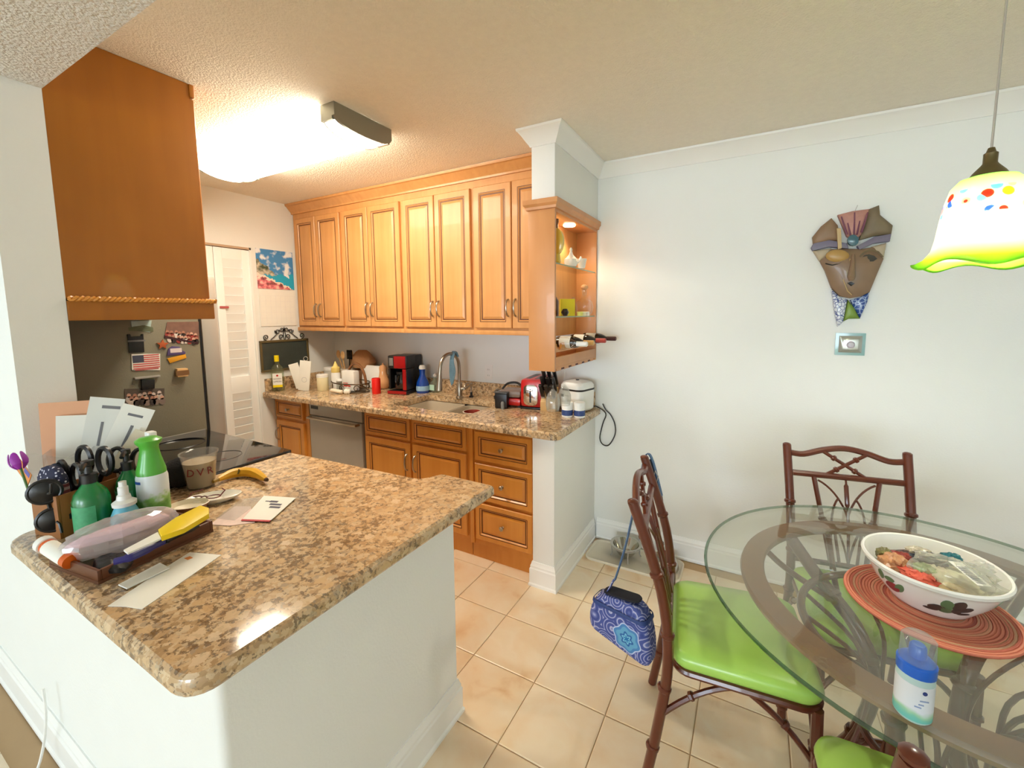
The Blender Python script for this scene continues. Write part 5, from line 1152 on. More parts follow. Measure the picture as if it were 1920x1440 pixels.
# ------------------------------------------------------------------ dining chairs
def make_chair(label):
    t = thing('dining_chair', label, 'chair', group='rattan dining chairs around the glass table')
    def ringed(pts, r, nodes, n=9):
        g = G(); g.tube(pts, r, n)
        for p, d in nodes: d = Vector(d).normalized(); p = Vector(p); g.tube([p-d*.008, p-d*.004, p+d*.004, p+d*.008], [r+.001, r+.005, r+.005, r+.001], n)
        return g
    for s in (-1, 1):
        P_ = smoothpath([(s*.205, -.262, 0), (s*.202, -.225, .22), (s*.20, -.20, .45), (s*.205, -.225, .68), (s*.212, -.315, .955)], 5)
        g = ringed(P_, .0165, [((s*.203, -.238, .15), (0, .1, .9)), ((s*.2, -.208, .36), (0, .1, .9)), ((s*.2, -.203, .54), (0, 0, 1)), ((s*.207, -.24, .735), (0, -.3, 1))], 10)
        g.ell((s*.212, -.315, .957), (.0172, .0172, .009), 10, 5); g.build('rear_leg', M_rattan, t)
        g = ringed([(s*.205, .205, 0), (s*.203, .20, .2), (s*.203, .195, .43)], .0155, [((s*.204, .203, .06), (0, 0, 1)), ((s*.203, .2, .30), (0, 0, 1))])
        g.build('front_leg', M_rattan, t)
        ringed(bez((s*.203, .195, .26), (s*.203, .13, .36), (s*.2, .06, .40), (s*.2, .02, .425), 8), .009, [((s*.202, .12, .355), (0, -1, .7))], 7).build('brace', M_rattan, t)
        ringed(bez((s*.203, -.215, .27), (s*.203, -.14, .36), (s*.2, -.08, .40), (s*.2, -.02, .425), 8), .009, [((s*.202, -.13, .36), (0, 1, .7))], 7).build('brace', M_rattan, t)
        ringed(bez((s*.203, .2, .26), (s*.15, .2, .36), (s*.1, .2, .40), (s*.05, .2, .42), 8), .009, [], 7).build('brace', M_rattan, t)
    def yb(z): return -.20-.0 if z < .5 else -.203-(z-.5)*.13-max(0, z-.66)*.20   # the lean of the back
    top = smoothpath([(-.205, yb(.925), .925), (-.15, yb(.925), .922), (-.075, yb(.95), .945), (0, yb(.96), .957), (.075, yb(.95), .945), (.15, yb(.925), .922), (.205, yb(.925), .925)], 5)
    G().tube(top, .0125, 9).build('top_rail', M_rattan, t)
    G().tube([(-.205, yb(.845), .845), (.205, yb(.845), .845)], .0125, 9).build('middle_rail', M_rattan, t)
    G().tube([(-.2, -.2, .505), (.2, -.2, .505)], .011, 8).build('lower_rail', M_rattan, t)
    for s in (-1, 1):
        a, b = Vector((s*.075, yb(.935), .938)), Vector((-s*.068, yb(.85), .85)); d = b-a
        ringed([a, b], .0075, [(a+d*.25, d), (a+d*.75, d)], 7).build('cross_brace', M_rattan, t)
        a, b = Vector((s*.115, yb(.84), .84)), Vector((s*.06, -.2, .51)); d = b-a
        ringed([a, b], .0095, [(a+d*.5, d)], 7).build('slat_spindle', M_rattan, t)
        ringed([a+d*.45, (s*.045, yb(.66), .63), (s*.03, -.2, .51)], .006, [], 6).build('twig', M_rattan, t)
        G().tube(bez((s*.1, yb(.825), .825), (s*.045, yb(.8), .80), (s*.012, yb(.74), .74), (0, yb(.70), .69), 10), .0042, 6).build('twig', M_rattan, t)
        G().tube(bez((s*.03, yb(.755), .765), (s*.058, yb(.72), .73), (s*.06, yb(.66), .67), (s*.058, yb(.6), .58), 8), .0042, 6).build('twig', M_rattan, t)
        G().tube(bez((s*.055, yb(.66), .67), (s*.03, yb(.64), .64), (s*.012, yb(.57), .58), (0, -.2, .51), 8), .0042, 6).build('twig', M_rattan, t)
    G().tube([(0, yb(.845), .84), (0, yb(.82), .82), (0, yb(.815), .812), (0, yb(.74), .74), (0, yb(.73), .73), (0, yb(.66), .66), (0, -.2, .51)], [.004, .004, .0085, .0085, .005, .006, .005], 8).build('centre_spindle', M_rattan, t)
    def outline(k, d=0): return [(x*k, y) for x, y in SEAT]
    SEAT = []
    for x, y, r, a in ((.195, .215, .055, 0), (-.195, .215, .055, pi/2), (-.182, -.188, .05, pi), (.182, -.188, .05, 3*pi/2)):
        sx, sy = (1 if x > 0 else -1), (1 if y > 0 else -1)
        for i in range(7): q = a+pi/2*i/6; SEAT.append((x-sx*r+r*cos(q)+sx*.02, y-sy*r+r*sin(q)+(.022*(1-(x/.2)**2) if 0 else 0)))
    def lp(s_, z): return [(x*s_, (y-.01)*s_+.01, z) for x, y in SEAT]
    G().loops([lp(.97, .437), lp(1.0, .446), lp(1.02, .462), lp(1.0, .478), lp(.94, .489), lp(.7, .495), lp(.3, .497)]).build('seat', M_green, t, ang=60, label='lime green vinyl seat cushion')
    G().tube([(x*.97, (y-.01)*.97+.01, .428) for x, y in SEAT], .012, 8, closed=True).build('seat_frame', M_rattan, t)
    return t
ch = make_chair('rattan chair with lime seat and a handbag strap over its back, nearest the kitchen')
ch.location = (.888, -1.172, 0); ch.rotation_euler = (0, 0, radians(-82))
dup(ch, (1.318, -.825, 0), radians(-170.3), 'rattan chair with lime seat standing in front of the wall, below the mask')
dup(ch, (1.308, -1.675, 0), radians(3), 'rattan chair with lime seat in the foreground, its back towards the camera')
dup(ch, (1.93, -1.24, 0), radians(88), 'rattan chair with lime seat at the far right, seen through the glass table top')
# ------------------------------------------------------------------ glass table
TC = (1.383, -1.195)
t = thing('dining_table', 'round glass-topped dining table on a rattan base', 'table', (TC[0], TC[1], 0))
def disc(r, z, n=72): return [(r*cos(2*pi*i/n), r*sin(2*pi*i/n), z) for i in range(n)]
M_tglass = clear('table_glass', (.95, .965, .94), .25, .01, .08, (228, 232, 216))  # pale haze mixed in as the veil of the reflected ceiling
R_ = .585
G().loops([disc(R_-.002, .736), disc(R_-.002, .748)]).build('glass_top', M_tglass, t, smooth=False, label='clear round glass top')
G().tube(disc(R_-.001, .742, 96), .0048, 6, closed=True).build('glass_rim', clear('rim_glass', (.45, .58, .48), .3, .05), t, label='greenish polished glass edge')
g = G(); P_ = [disc(.478, .712), disc(.482, .724), disc(.478, .734), disc(.418, .734), disc(.414, .724), disc(.418, .712), disc(.478, .712)]
g.loops(P_, cap=False); g.build('top_ring', M_rattan2, t)
G().tube(disc(.31, .625, 60), .0115, 8, closed=True).build('lower_ring', M_rattan, t)
G().tube(disc(.142, .31, 40), .0115, 8, closed=True).build('waist_ring', M_rattan, t)
G().tube(disc(.205, .10, 48), .0115, 8, closed=True).build('foot_ring', M_rattan, t)
for a0 in (48, 138, 228, 318):
    a = radians(a0); d = Vector((cos(a), sin(a), 0)); sd = Vector((-sin(a), cos(a), 0)); Zv = Vector((0, 0, 1))
    P_ = smoothpath([d*.445+Zv*.712, d*.33+Zv*.62, d*.20+Zv*.53, d*.15+Zv*.43, d*.142+Zv*.31, d*.19+Zv*.14, d*.27+Zv*0], 5)
    g = G().tube(P_, .021, 10)
    for k in (7, 14, 24): q = (P_[k+1]-P_[k]).normalized(); g.tube([P_[k]-q*.012, P_[k]-q*.006, P_[k]+q*.006, P_[k]+q*.012], [.022, .028, .028, .022], 10)
    g.tube([P_[-1]+Zv*.03, P_[-1]+Zv*.015, P_[-1]], [.022, .030, .027], 10); g.build('leg', M_rattan, t)
    for s in (-1, 1):
        G().tube(bez(P_[8], P_[6]+sd*s*.04, d*.36+sd*s*.12+Zv*.64, d*.415+sd*s*.16+Zv*.715, 10), .010, 7).build('brace', M_rattan, t)
for k in range(16):
    a = 2*pi*k/16+.1; b_ = a+(.14 if k % 2 else -.14)
    G().tube(smoothpath([(.31*cos(a), .31*sin(a), .625), (.17*cos(a), .17*sin(a), .53), (.135*cos(b_), .135*sin(b_), .42), (.142*cos(b_), .142*sin(b_), .31), (.205*cos(a), .205*sin(a), .10)], 4), .0065, 6).build('twig', M_rattan, t)
# ------------------------------------------------------------------ on the table
def mk_mat():
    m = mat('woven_coral', (206, 112, 84), .75); nt = m.node_tree; b = nt.nodes['Principled BSDF']; L = nt.links.new; N = nt.nodes.new
    tc = N('ShaderNodeTexCoord'); s = N('ShaderNodeVectorMath'); s.operation = 'LENGTH'; L(tc.outputs['Object'], s.inputs[0])
    mp = N('ShaderNodeMath'); mp.operation = 'MULTIPLY'; mp.inputs[1].default_value = 120; L(s.outputs['Value'], mp.inputs[0])
    cb = N('ShaderNodeCombineXYZ'); L(mp.outputs[0], cb.inputs[0]); n = N('ShaderNodeTexNoise'); n.inputs['Scale'].default_value = 1.0; n.inputs['Detail'].default_value = 2; L(cb.outputs[0], n.inputs['Vector'])
    r = ramp(nt, [(.3, (126, 70, 62)), (.42, (196, 104, 84)), (.52, (224, 144, 116)), (.6, (208, 168, 134)), (.72, (170, 86, 72))]); L(n.outputs['Fac'], r.inputs['Fac']); L(r.outputs['Color'], b.inputs['Base Color']); return m
MT = (1.345, -1.235); M_coral = mk_mat()
t = thing('placemat', 'round coral woven placemat under the painted bowl', 'placemat', (MT[0], MT[1], .7485))
for k in range(26):
    r = .006+.00675*k
    G().tube(disc(r, .0042, 40), .0042, 6, closed=True).build('coil', M_coral, t)
BZ = .7485+.0086
t = thing('serving_bowl', 'large white bowl painted with fruit and leaves, full of packets', 'bowl', (1.352, -1.215, BZ))
M_bowl = mat('bowl_glaze', (246, 246, 242), .2, coat=.4)
G().lathe([(.0001, .0), (.075, 0), (.082, .004), (.088, .012), (.118, .05), (.136, .085), (.141, .095), (.147, .098), (.149, .106), (.146, .111), (.141, .109), (.132, .085), (.112, .05), (.075, .012), (.0001, .010)], n=48).build('body', M_bowl, t)
M_leaf, M_leaf2, M_fruit = mat('leaf_green', (96, 128, 90), .4, var=.3), mat('leaf_dark', (70, 62, 58), .4, var=.3), mat('fruit_red', (150, 54, 62), .4, var=.3)
def bowl_paint(name, a, z, ra, rz, rot, m):
    g = G(); n = 14; pts = []
    for i in range(n):
        q = 2*pi*i/n; u, w = ra*cos(q), rz*sin(q)*(1 if name != 'leaf' else .75+.25*abs(sin(q))); pts.append((u*cos(rot)-w*sin(rot), u*sin(rot)+w*cos(rot)))
    def pos(u, w, o):
        zz = z+w; 
        P0 = [(.088, .012), (.118, .05), (.136, .085), (.141, .095)]
        for (r0, z0), (r1, z1) in zip(P0, P0[1:]):
            if zz <= z1 or z1 == .095: r = r0+(r1-r0)*(zz-z0)/(z1-z0); break
        aa = a+u/r; return ((r+o)*cos(aa), (r+o)*sin(aa), zz)
    g.loops([[pos(u, w, -.001) for u, w in pts], [pos(u, w, .0012) for u, w in pts], [pos(u*.05, w*.05, .0016) for u, w in pts]]); return g.build(name, m, t)
ca = atan2(CAM.y+1.215, CAM.x-1.352)
for a, z, ra, rz, rot, m, nm in ((-.62, .050, .020, .014, .5, M_fruit, 'fruit'), (-.80, .073, .017, .008, 1.2, M_leaf, 'leaf'), (-.62, .072, .014, .008, .3, M_leaf, 'leaf'), (-.46, .058, .018, .009, 1.0, M_leaf, 'leaf'),
                                 (.14, .044, .017, .011, .25, M_leaf2, 'leaf'), (.28, .062, .013, .017, .2, M_leaf, 'leaf'), (.44, .066, .013, .018, -.3, M_leaf2, 'leaf'), (.56, .054, .017, .009, .5, M_leaf2, 'leaf'), (.30, .040, .014, .010, .2, M_leaf, 'leaf'), (.46, .042, .012, .007, -.5, M_leaf2, 'leaf'), (.05, .032, .014, .005, .1, M_leaf2, 'leaf'), (.62, .036, .013, .005, .1, M_leaf2, 'leaf'),
                                 (1.55, .06, .016, .010, .5, M_fruit, 'fruit'), (1.35, .065, .015, .008, .9, M_leaf, 'leaf'), (-1.9, .06, .02, .012, .3, M_fruit, 'fruit'), (-2.1, .065, .016, .008, .8, M_leaf, 'leaf')):
    bowl_paint(nm, ca+a, z, ra, rz, rot, m)
# packets in the bowl
def packet(name, label, dx, dy, z, w, d, h, rz, m, seed, tilt=0, cat='packet'):
    g = G().loops(crumple(w, d, h, seed, 22, 12, .22)); g.xf(Matrix.Rotation(tilt, 4, 'X'))
    return tag(place(g.build(name, m, ang=10), (1.352+dx, -1.215+dy, BZ+z), rz), label, cat, None)
M_veg = mat('brown_wrap', (72, 44, 40), .4, var=.6, vscale=60)
packet('snack_packet', 'dark brown crinkled packet at the back of the painted bowl', -.03, .05, .045, .07, .04, .045, .2, M_veg, 31, .2)
packet('snack_packet', 'black packet with teal glints at the back of the painted bowl', .03, .062, .055, .055, .03, .04, -.3, mat('black_wrap', (30, 34, 38), .2, var=.8, vscale=50), 32, .3)
packet('snack_packet', 'teal twisted packet at the back rim of the painted bowl', .055, .055, .085, .026, .018, .028, .4, mat('teal_wrap', (44, 112, 126), .25, var=.3, vscale=40), 33)
packet('snack_packet', 'peach packet with a grey stripe at the left of the painted bowl', -.075, .005, .06, .035, .03, .04, .9, mat('peach_wrap', (206, 150, 110), .35, var=.3, vscale=30), 34)
packet('cookie', 'orange-red rounded piece under the clear bag in the painted bowl', -.035, -.045, .062, .042, .03, .03, -.6, mat('coral_red', (220, 96, 76), .5, var=.15), 35, cat='snack')
for k, (dx, dy, z, w, d, h, rz, c, nm) in enumerate(((-.055, .03, .068, .03, .022, .03, .3, (150, 60, 50), 'small dark red packet at the left back of the painted bowl'), (-.005, .075, .075, .03, .018, .03, .1, (196, 188, 170), 'small silver-grey packet at the back wall of the painted bowl'),
        (-.09, .035, .07, .024, .018, .028, 1.1, (120, 116, 70), 'small olive packet at the left rim of the painted bowl'), (.02, -.065, .06, .035, .022, .026, -.2, (226, 196, 150), 'small cream packet at the near side of the painted bowl'), (.0, .03, .078, .04, .016, .024, -.3, (44, 52, 66), 'small navy packet in the middle of the painted bowl'), (-.02, -.02, .075, .03, .024, .024, .6, (150, 170, 110), 'small pale green packet under the clear bag'))):
    packet('snack_packet', nm, dx, dy, z, w, d, h, rz, mat('wrap_%d' % k, c, .3, var=.5, vscale=55), 50+k)
packet('snack_packet', 'pale mixed packet filling the middle of the painted bowl', .015, -.01, .02, .08, .07, .072, .3, mat('mixed_wrap', (222, 214, 186), .35, var=.4, vscale=30), 36)
cbag = packet('clear_bag', 'crinkled clear bag bulging over the rim of the painted bowl', .035, -.03, .055, .085, .06, .075, -.4, clear('bag_film', (.95, .96, .93), .5, .06, .26, (244, 244, 234)), 37, cat='bag')
kn = packet('bag_knot', 'white gathered end of the clear bag in the painted bowl', .095, .02, .09, .025, .02, .04, .2, clear('bag_end', (.95, .96, .95), .3, .1, .55, (246, 246, 240)), 38, .5, cat='bag'); into(kn, cbag)
o = G().bb(-.022, .022, -.035, .035, 0, .0012).build('barcode_label', M_paper, smooth=False); o.location = (1.405, -1.272, BZ+.122); o.rotation_euler = (radians(18), radians(12), radians(38))
tag(o, 'white barcode label on top of the clear bag in the painted bowl', 'label')
random.seed(2); y = -.03
g = G()
for k in range(11): w = random.choice((.0015, .0025, .004)); g.bb(-.017, .012, y, y+w, .0012, .0016); y += w+random.choice((.0015, .002))
q = g.build('bars', mat('grey_bars', (140, 140, 146), .6), o, smooth=False); q['kind'] = 'stuff'; into(o, cbag); o['label'] = 'white barcode label'
# sanitizer bottle on the glass
t = thing('foam_bottle', 'pale bottle with blue pump under a clear dome cap, at the near glass edge', 'bottle', (1.211, -1.652, .7485))
G().lathe([(.0001, 0), (.026, 0), (.029, .004), (.029, .085), (.027, .094), (.0001, .095)], n=24).build('body', mat('aqua_white', (196, 226, 226), .3), t)
def mk_lab():
    m = mat('bottle_label', (236, 242, 250), .4); nt = m.node_tree; b = nt.nodes['Principled BSDF']; L = nt.links.new; N = nt.nodes.new
    tc = N('ShaderNodeTexCoord'); s = N('ShaderNodeSeparateXYZ'); L(tc.outputs['Object'], s.inputs[0]); n = N('ShaderNodeTexNoise'); n.inputs['Scale'].default_value = 26; L(tc.outputs['Object'], n.inputs['Vector'])
    ad = N('ShaderNodeMath'); ad.operation = 'MULTIPLY_ADD'; ad.inputs[1].default_value = .03; L(n.outputs['Fac'], ad.inputs[0]); L(s.outputs['Z'], ad.inputs[2])
    r = ramp(nt, [(.030, (120, 206, 196)), (.034, (160, 216, 170)), (.042, (236, 242, 250))]); L(ad.outputs[0], r.inputs['Fac']); L(r.outputs['Color'], b.inputs['Base Color']); return m
G().lathe([(.0294, .006), (.0294, .078)], n=24).build('label', mk_lab(), t)
M_bp = mat('blue_pump', (26, 104, 216), .3, coat=.2)
G().lathe([(.030, .092), (.0305, .112), (.022, .120), (.014, .122), (.013, .142), (.010, .146), (.0001, .147)], n=24).build('pump', M_bp, t)
G().lathe([(.0275, .113), (.0265, .158), (.022, .163), (.0001, .164)], n=24).build('dome_cap', clear('cap_plastic', (.93, .95, .95), .2, .06, .18, (220, 228, 224)), t)
ang = atan2(CAM.y+1.652, CAM.x-1.211)+.55
g = G().lathe([(.0001, 0), (.0038, 0), (.0038, .0008), (.0001, .0008)], n=14); g.xf(Matrix.Rotation(pi/2, 4, 'Y')); o = g.build('emblem', mat('navy_ink', (40, 60, 130), .5), t); o.location = (.0292*cos(ang), .0292*sin(ang), .068); o.rotation_euler = (0, 0, ang)
for k, (z, w) in enumerate(((.052, .007), (.044, .004), (.038, .005))):
    g = G().bb(0, .0006, -w, w, -.0012, .0012); o = g.build('print', mat('pale_ink', (150, 170, 210), .6), t, smooth=False); a = ang-.15*k; o.location = (.0293*cos(a), .0293*sin(a), z); o.rotation_euler = (0, 0, a)
# ------------------------------------------------------------------ handbag on the chair
t = thing('handbag', 'blue paisley handbag hanging by its strap from the chair nearest the kitchen', 'handbag', (.492, -1.09, .195), radians(-12))
def mk_paisley():
    m = mat('paisley', (84, 104, 160), .8); nt = m.node_tree; b = nt.nodes['Principled BSDF']; L = nt.links.new; N = nt.nodes.new
    tc = N('ShaderNodeTexCoord'); v = N('ShaderNodeTexVoronoi'); v.inputs['Scale'].default_value = 18; v.feature = 'F1'; L(tc.outputs['Object'], v.inputs['Vector'])
    w = N('ShaderNodeMath'); w.operation = 'SINE'; ml = N('ShaderNodeMath'); ml.operation = 'MULTIPLY'; ml.inputs[1].default_value = 17; L(v.outputs['Distance'], ml.inputs[0]); L(ml.outputs[0], w.inputs[0])
    r = ramp(nt, [(.0, (56, 70, 138)), (.35, (104, 116, 176)), (.6, (196, 196, 222)), (.8, (70, 84, 150))]); m1 = N('ShaderNodeMath'); m1.operation = 'MULTIPLY_ADD'; m1.inputs[1].default_value = .5; m1.inputs[2].default_value = .5; L(w.outputs[0], m1.inputs[0]); L(m1.outputs[0], r.inputs['Fac'])
    # large medallion low at the right
    d = N('ShaderNodeVectorMath'); d.operation = 'DISTANCE'; d.inputs[1].default_value = (.045, -.05, .075); L(tc.outputs['Object'], d.inputs[0])
    s2 = N('ShaderNodeSeparateXYZ'); L(tc.outputs['Object'], s2.inputs[0]); at2 = N('ShaderNodeMath'); at2.operation = 'ARCTAN2'
    dx = N('ShaderNodeMath'); dx.operation = 'SUBTRACT'; dx.inputs[1].default_value = .045; L(s2.outputs['X'], dx.inputs[0]); dz = N('ShaderNodeMath'); dz.operation = 'SUBTRACT'; dz.inputs[1].default_value = .075; L(s2.outputs['Z'], dz.inputs[0])
    L(dz.outputs[0], at2.inputs[0]); L(dx.outputs[0], at2.inputs[1]); k = N('ShaderNodeMath'); k.operation = 'MULTIPLY'; k.inputs[1].default_value = 6; L(at2.outputs[0], k.inputs[0]); sn = N('ShaderNodeMath'); sn.operation = 'SINE'; L(k.outputs[0], sn.inputs[0])
    ad = N('ShaderNodeMath'); ad.operation = 'MULTIPLY_ADD'; ad.inputs[1].default_value = .0045; L(sn.outputs[0], ad.inputs[0]); L(d.outputs['Value'], ad.inputs[2])
    sc = N('ShaderNodeMath'); sc.operation = 'MULTIPLY'; sc.inputs[1].default_value = 10; L(ad.outputs[0], sc.inputs[0])
    r2 = ramp(nt, [(0, (30, 110, 170)), (.10, (120, 190, 214)), (.17, (40, 96, 160)), (.25, (96, 160, 196)), (.42, (74, 130, 186)), (.52, (184, 196, 224)), (.57, (70, 84, 150))], 'CONSTANT'); L(sc.outputs[0], r2.inputs['Fac'])
    gt = N('ShaderNodeMath'); gt.operation = 'LESS_THAN'; gt.inputs[1].default_value = .58; L(sc.outputs[0], gt.inputs[0])
    mx = N('ShaderNodeMix'); mx.data_type = 'RGBA'; L(gt.outputs[0], mx.inputs['Factor']); L(r.outputs['Color'], mx.inputs['A']); L(r2.outputs['Color'], mx.inputs['B']); L(mx.outputs['Result'], b.inputs['Base Color']); return m
M_pais = mk_paisley()
def bl_(w, d, z, sk=0, n=24): return [((w*cos(2*pi*i/n)*(abs(cos(2*pi*i/n))**-.35 if abs(cos(2*pi*i/n)) > .2 else 1.4))*.93, d*sin(2*pi*i/n), z+sk*cos(2*pi*i/n)) for i in range(n)]
def bagloop(w, d, z, sk=0): return [(x, y, z-sk*x/.12) for x, y in rrect(-w, w, -d, d, min(d*.95, .03), 5)]
G().loops([bagloop(.125, .034, .002, .024), bagloop(.134, .046, .02, .022), bagloop(.136, .052, .08, .014), bagloop(.118, .048, .16, .0), bagloop(.088, .036, .215, -.016)], cap=True).build('body', M_pais, t, sub=1)
G().loops([bagloop(.080, .031, .212, -.016), bagloop(.076, .027, .2175, -.016)]).build('dark_opening', mat('dark_lining', (24, 26, 36), .9), t)
G().loops([bagloop(.1205, .0515, .158, .0), bagloop(.1185, .051, .166, .0), bagloop(.113, .048, .171, .0)], cap=False).build('zip_band', mat('navy_band', (40, 62, 120), .6), t)
lc = Matrix.Rotation(radians(12), 4, 'Z')
def bagp(x, y, z): return lc @ (Vector((x, y, z))-Vector((.492, -1.09, .195)))
M_strap = mat('blue_strap', (76, 104, 140), .7)
def ribbon(pts, w, m, name, side=(0, 1, 0)):
    g = G(); s = Vector(side)*w
    g.loops([[p+s+Vector((.002, 0, 0)), p-s+Vector((.002, 0, 0)), p-s-Vector((.002, 0, 0)), p+s-Vector((.002, 0, 0))] for p in map(Vector, pts)]); return g.build(name, m, t)
ribbon([bagp(.405, -1.10, .36), bagp(.435, -1.085, .41), bagp(.452, -1.065, .45)], .012, M_pais, 'strap_tab')
ribbon(smoothpath([bagp(.452, -1.065, .44), bagp(.49, -1.04, .60), bagp(.530, -1.015, .85), bagp(.541, -1.0, .93), bagp(.553, -.985, .968), bagp(.575, -.98, .935), bagp(.612, -.978, .80)], 4), .008, M_strap, 'strap')
ribbon(smoothpath([bagp(.5655, -.98, .945), bagp(.60, -.978, .83), bagp(.617, -.977, .74)], 4), .014, mat('dark_strap', (34, 40, 48), .7), 'shoulder_pad')
g = G().tube([bagp(.588, -.995, .905), bagp(.600, -.996, .885), bagp(.594, -.996, .862), bagp(.582, -.995, .882)], .0028, 5, closed=True); g.build('ring_clip', M_steel, t)
# ------------------------------------------------------------------ pendant lamp
PX_, PY_ = 1.392, -1.195
t = thing('pendant_lamp', 'lit pendant lamp with flared green art-glass shade over the table', 'pendant lamp', (PX_, PY_, H))
def mk_shade():
    m = bpy.data.materials.new('art_glass'); m.use_nodes = True; nt = m.node_tree; nt.nodes.clear(); N = nt.nodes.new; L = nt.links.new
    o = N('ShaderNodeOutputMaterial'); tc = N('ShaderNodeTexCoord'); s = N('ShaderNodeSeparateXYZ'); L(tc.outputs['Object'], s.inputs[0])
    mr = N('ShaderNodeMapRange'); mr.inputs['From Min'].default_value = -.84; mr.inputs['From Max'].default_value = -.60; L(s.outputs['Z'], mr.inputs['Value'])
    r = ramp(nt, [(0, (130, 200, 40)), (.18, (170, 224, 70)), (.30, (244, 246, 206)), (.62, (255, 255, 240)), (.85, (226, 246, 206)), (1, (150, 206, 120))]); L(mr.outputs[0], r.inputs['Fac'])
    v = N('ShaderNodeTexVoronoi'); v.inputs['Scale'].default_value = 40; v.inputs['Randomness'].default_value = .9; L(tc.outputs['Object'], v.inputs['Vector'])
    sp = N('ShaderNodeSeparateColor'); L(v.outputs['Color'], sp.inputs[0]); rc_ = ramp(nt, [(0, (206, 60, 40)), (.25, (60, 100, 200)), (.5, (236, 190, 60)), (.72, (110, 190, 230)), (.9, (240, 150, 150))], 'CONSTANT'); L(sp.outputs[0], rc_.inputs['Fac'])
    near = N('ShaderNodeMath'); near.operation = 'LESS_THAN'; near.inputs[1].default_value = .42; L(v.outputs['Distance'], near.inputs[0])
    near2 = N('ShaderNodeMath'); near2.operation = 'LESS_THAN'; near2.inputs[1].default_value = .55; L(sp.outputs[1], near2.inputs[0])
    b1 = N('ShaderNodeMath'); b1.operation = 'COMPARE'; b1.inputs[1].default_value = -.665; b1.inputs[2].default_value = .030; L(s.outputs['Z'], b1.inputs[0])
    m1 = N('ShaderNodeMath'); m1.operation = 'MULTIPLY'; L(near.outputs[0], m1.inputs[0]); L(b1.outputs[0], m1.inputs[1])
    m2 = N('ShaderNodeMath'); m2.operation = 'MULTIPLY'; L(m1.outputs[0], m2.inputs[0]); L(near2.outputs[0], m2.inputs[1])
    mx = N('ShaderNodeMix'); mx.data_type = 'RGBA'; L(m2.outputs[0], mx.inputs['Factor']); L(r.outputs['Color'], mx.inputs['A']); L(rc_.outputs['Color'], mx.inputs['B'])
    tr = N('ShaderNodeBsdfTranslucent'); df = N('ShaderNodeBsdfDiffuse'); gl = N('ShaderNodeBsdfGlossy'); gl.inputs['Roughness'].default_value = .15
    L(mx.outputs['Result'], tr.inputs[0]); L(mx.outputs['Result'], df.inputs[0])
    a = N('ShaderNodeMixShader'); a.inputs[0].default_value = .4; L(tr.outputs[0], a.inputs[1]); L(df.outputs[0], a.inputs[2])
    c = N('ShaderNodeMixShader'); c.inputs[0].default_value = .05; L(a.outputs[0], c.inputs[1]); L(gl.outputs[0], c.inputs[2]); L(c.outputs[0], o.inputs['Surface']); return m
g = G(); n = 60; ls = []
for k, (r, z) in enumerate([(.030, -.601), (.050, -.607), (.064, -.625), (.073, -.66), (.079, -.70), (.084, -.745), (.090, -.775), (.102, -.797), (.114, -.808), (.122, -.812)]):
    wv = max(0, (k-6)/3); ls.append([((r+.006*wv*sin(5*q))*cos(q), (r+.006*wv*sin(5*q))*sin(q), z+.009*wv*sin(5*q+.6)) for q in [2*pi*i/n for i in range(n)]])
g.loops(ls, cap=False); o = g.build('lamp_shade', mk_shade(), t, ang=80, label='green flared glass shade with coloured flecks'); md = o.modifiers.new('thick', 'SOLIDIFY'); md.thickness = .003; md.offset = 0
G().lathe([(.038, -.606), (.030, -.592), (.016, -.575), (.013, -.57), (.013, -.548), (.009, -.545), (.006, -.535), (.0001, -.534)], n=20).build('socket_cap', mat('antique_brass', (120, 108, 76), .35, .8), t)
G().tube([(0, 0, -.54), (0, 0, -.02)], .0025, 6).build('cord', M_steel, t)
G().lathe([(.0001, -.025), (.03, -.022), (.055, -.006), (.056, -.001), (.0001, -.001)], n=24).build('canopy', M_nickel, t)
G().lathe([(.0001, -.745), (.018, -.74), (.027, -.718), (.024, -.69), (.013, -.66), (.013, -.61), (.0001, -.61)], n=16).build('bulb', mat('warm_bulb', (255, 244, 224), .4, emit=(255, 236, 200), es=40), t, label='glowing bulb')
lamp('pendant_bulb', 'POINT', (PX_, PY_, H-.765), 10, (1, .95, .86), .03)
# ------------------------------------------------------------------ ceramic mask and switch plate
t = thing('wall_mask', 'large ceramic face mask with striped headdress on the dining wall', 'mask', (1.30, 0, 1.745))
def zp(zx, zy): q = on(1440+zx*.3957, 150+zy*.3957, 'y', -.02); return (q.x-1.30, q.z-1.745)
def piece(name, pts, m, y0=.0, th=.024, dome=.012, label=None):
    P_ = [zp(*p) for p in pts]; g = G(); c = (sum(p[0] for p in P_)/len(P_), sum(p[1] for p in P_)/len(P_))
    def sc(k, y): return [(c[0]+(x-c[0])*k, y, c[1]+(z-c[1])*k) for x, z in P_]
    g.loops([sc(1, -y0), sc(1, -y0-th), sc(.97, -y0-th-.003), sc(.6, -y0-th-dome*.8), sc(.25, -y0-th-dome)]); return g.build(name, m, t, ang=50, label=label)
Mk1 = mat('clay_brown', (140, 112, 86), .5, var=.2, vscale=18); Mk2 = mat('clay_olive', (122, 108, 84), .5, var=.2, vscale=18); Mk3 = mat('clay_pink', (186, 136, 124), .5, var=.25, vscale=26)
Mk4 = mat('slate_violet', (116, 110, 132), .45, var=.15); Mk5 = mat('clay_cream', (190, 176, 150), .5); Mk6 = mat('face_glaze', (142, 116, 92), .4, var=.2, vscale=14, coat=.2)
piece('headdress_panel', [(210, 745), (250, 695), (300, 655), (330, 690), (342, 760), (290, 764), (215, 785)], Mk1)
piece('headdress_panel', [(330, 640), (400, 622), (480, 612), (440, 735), (400, 765), (372, 740)], Mk3, label='pink fan panel')
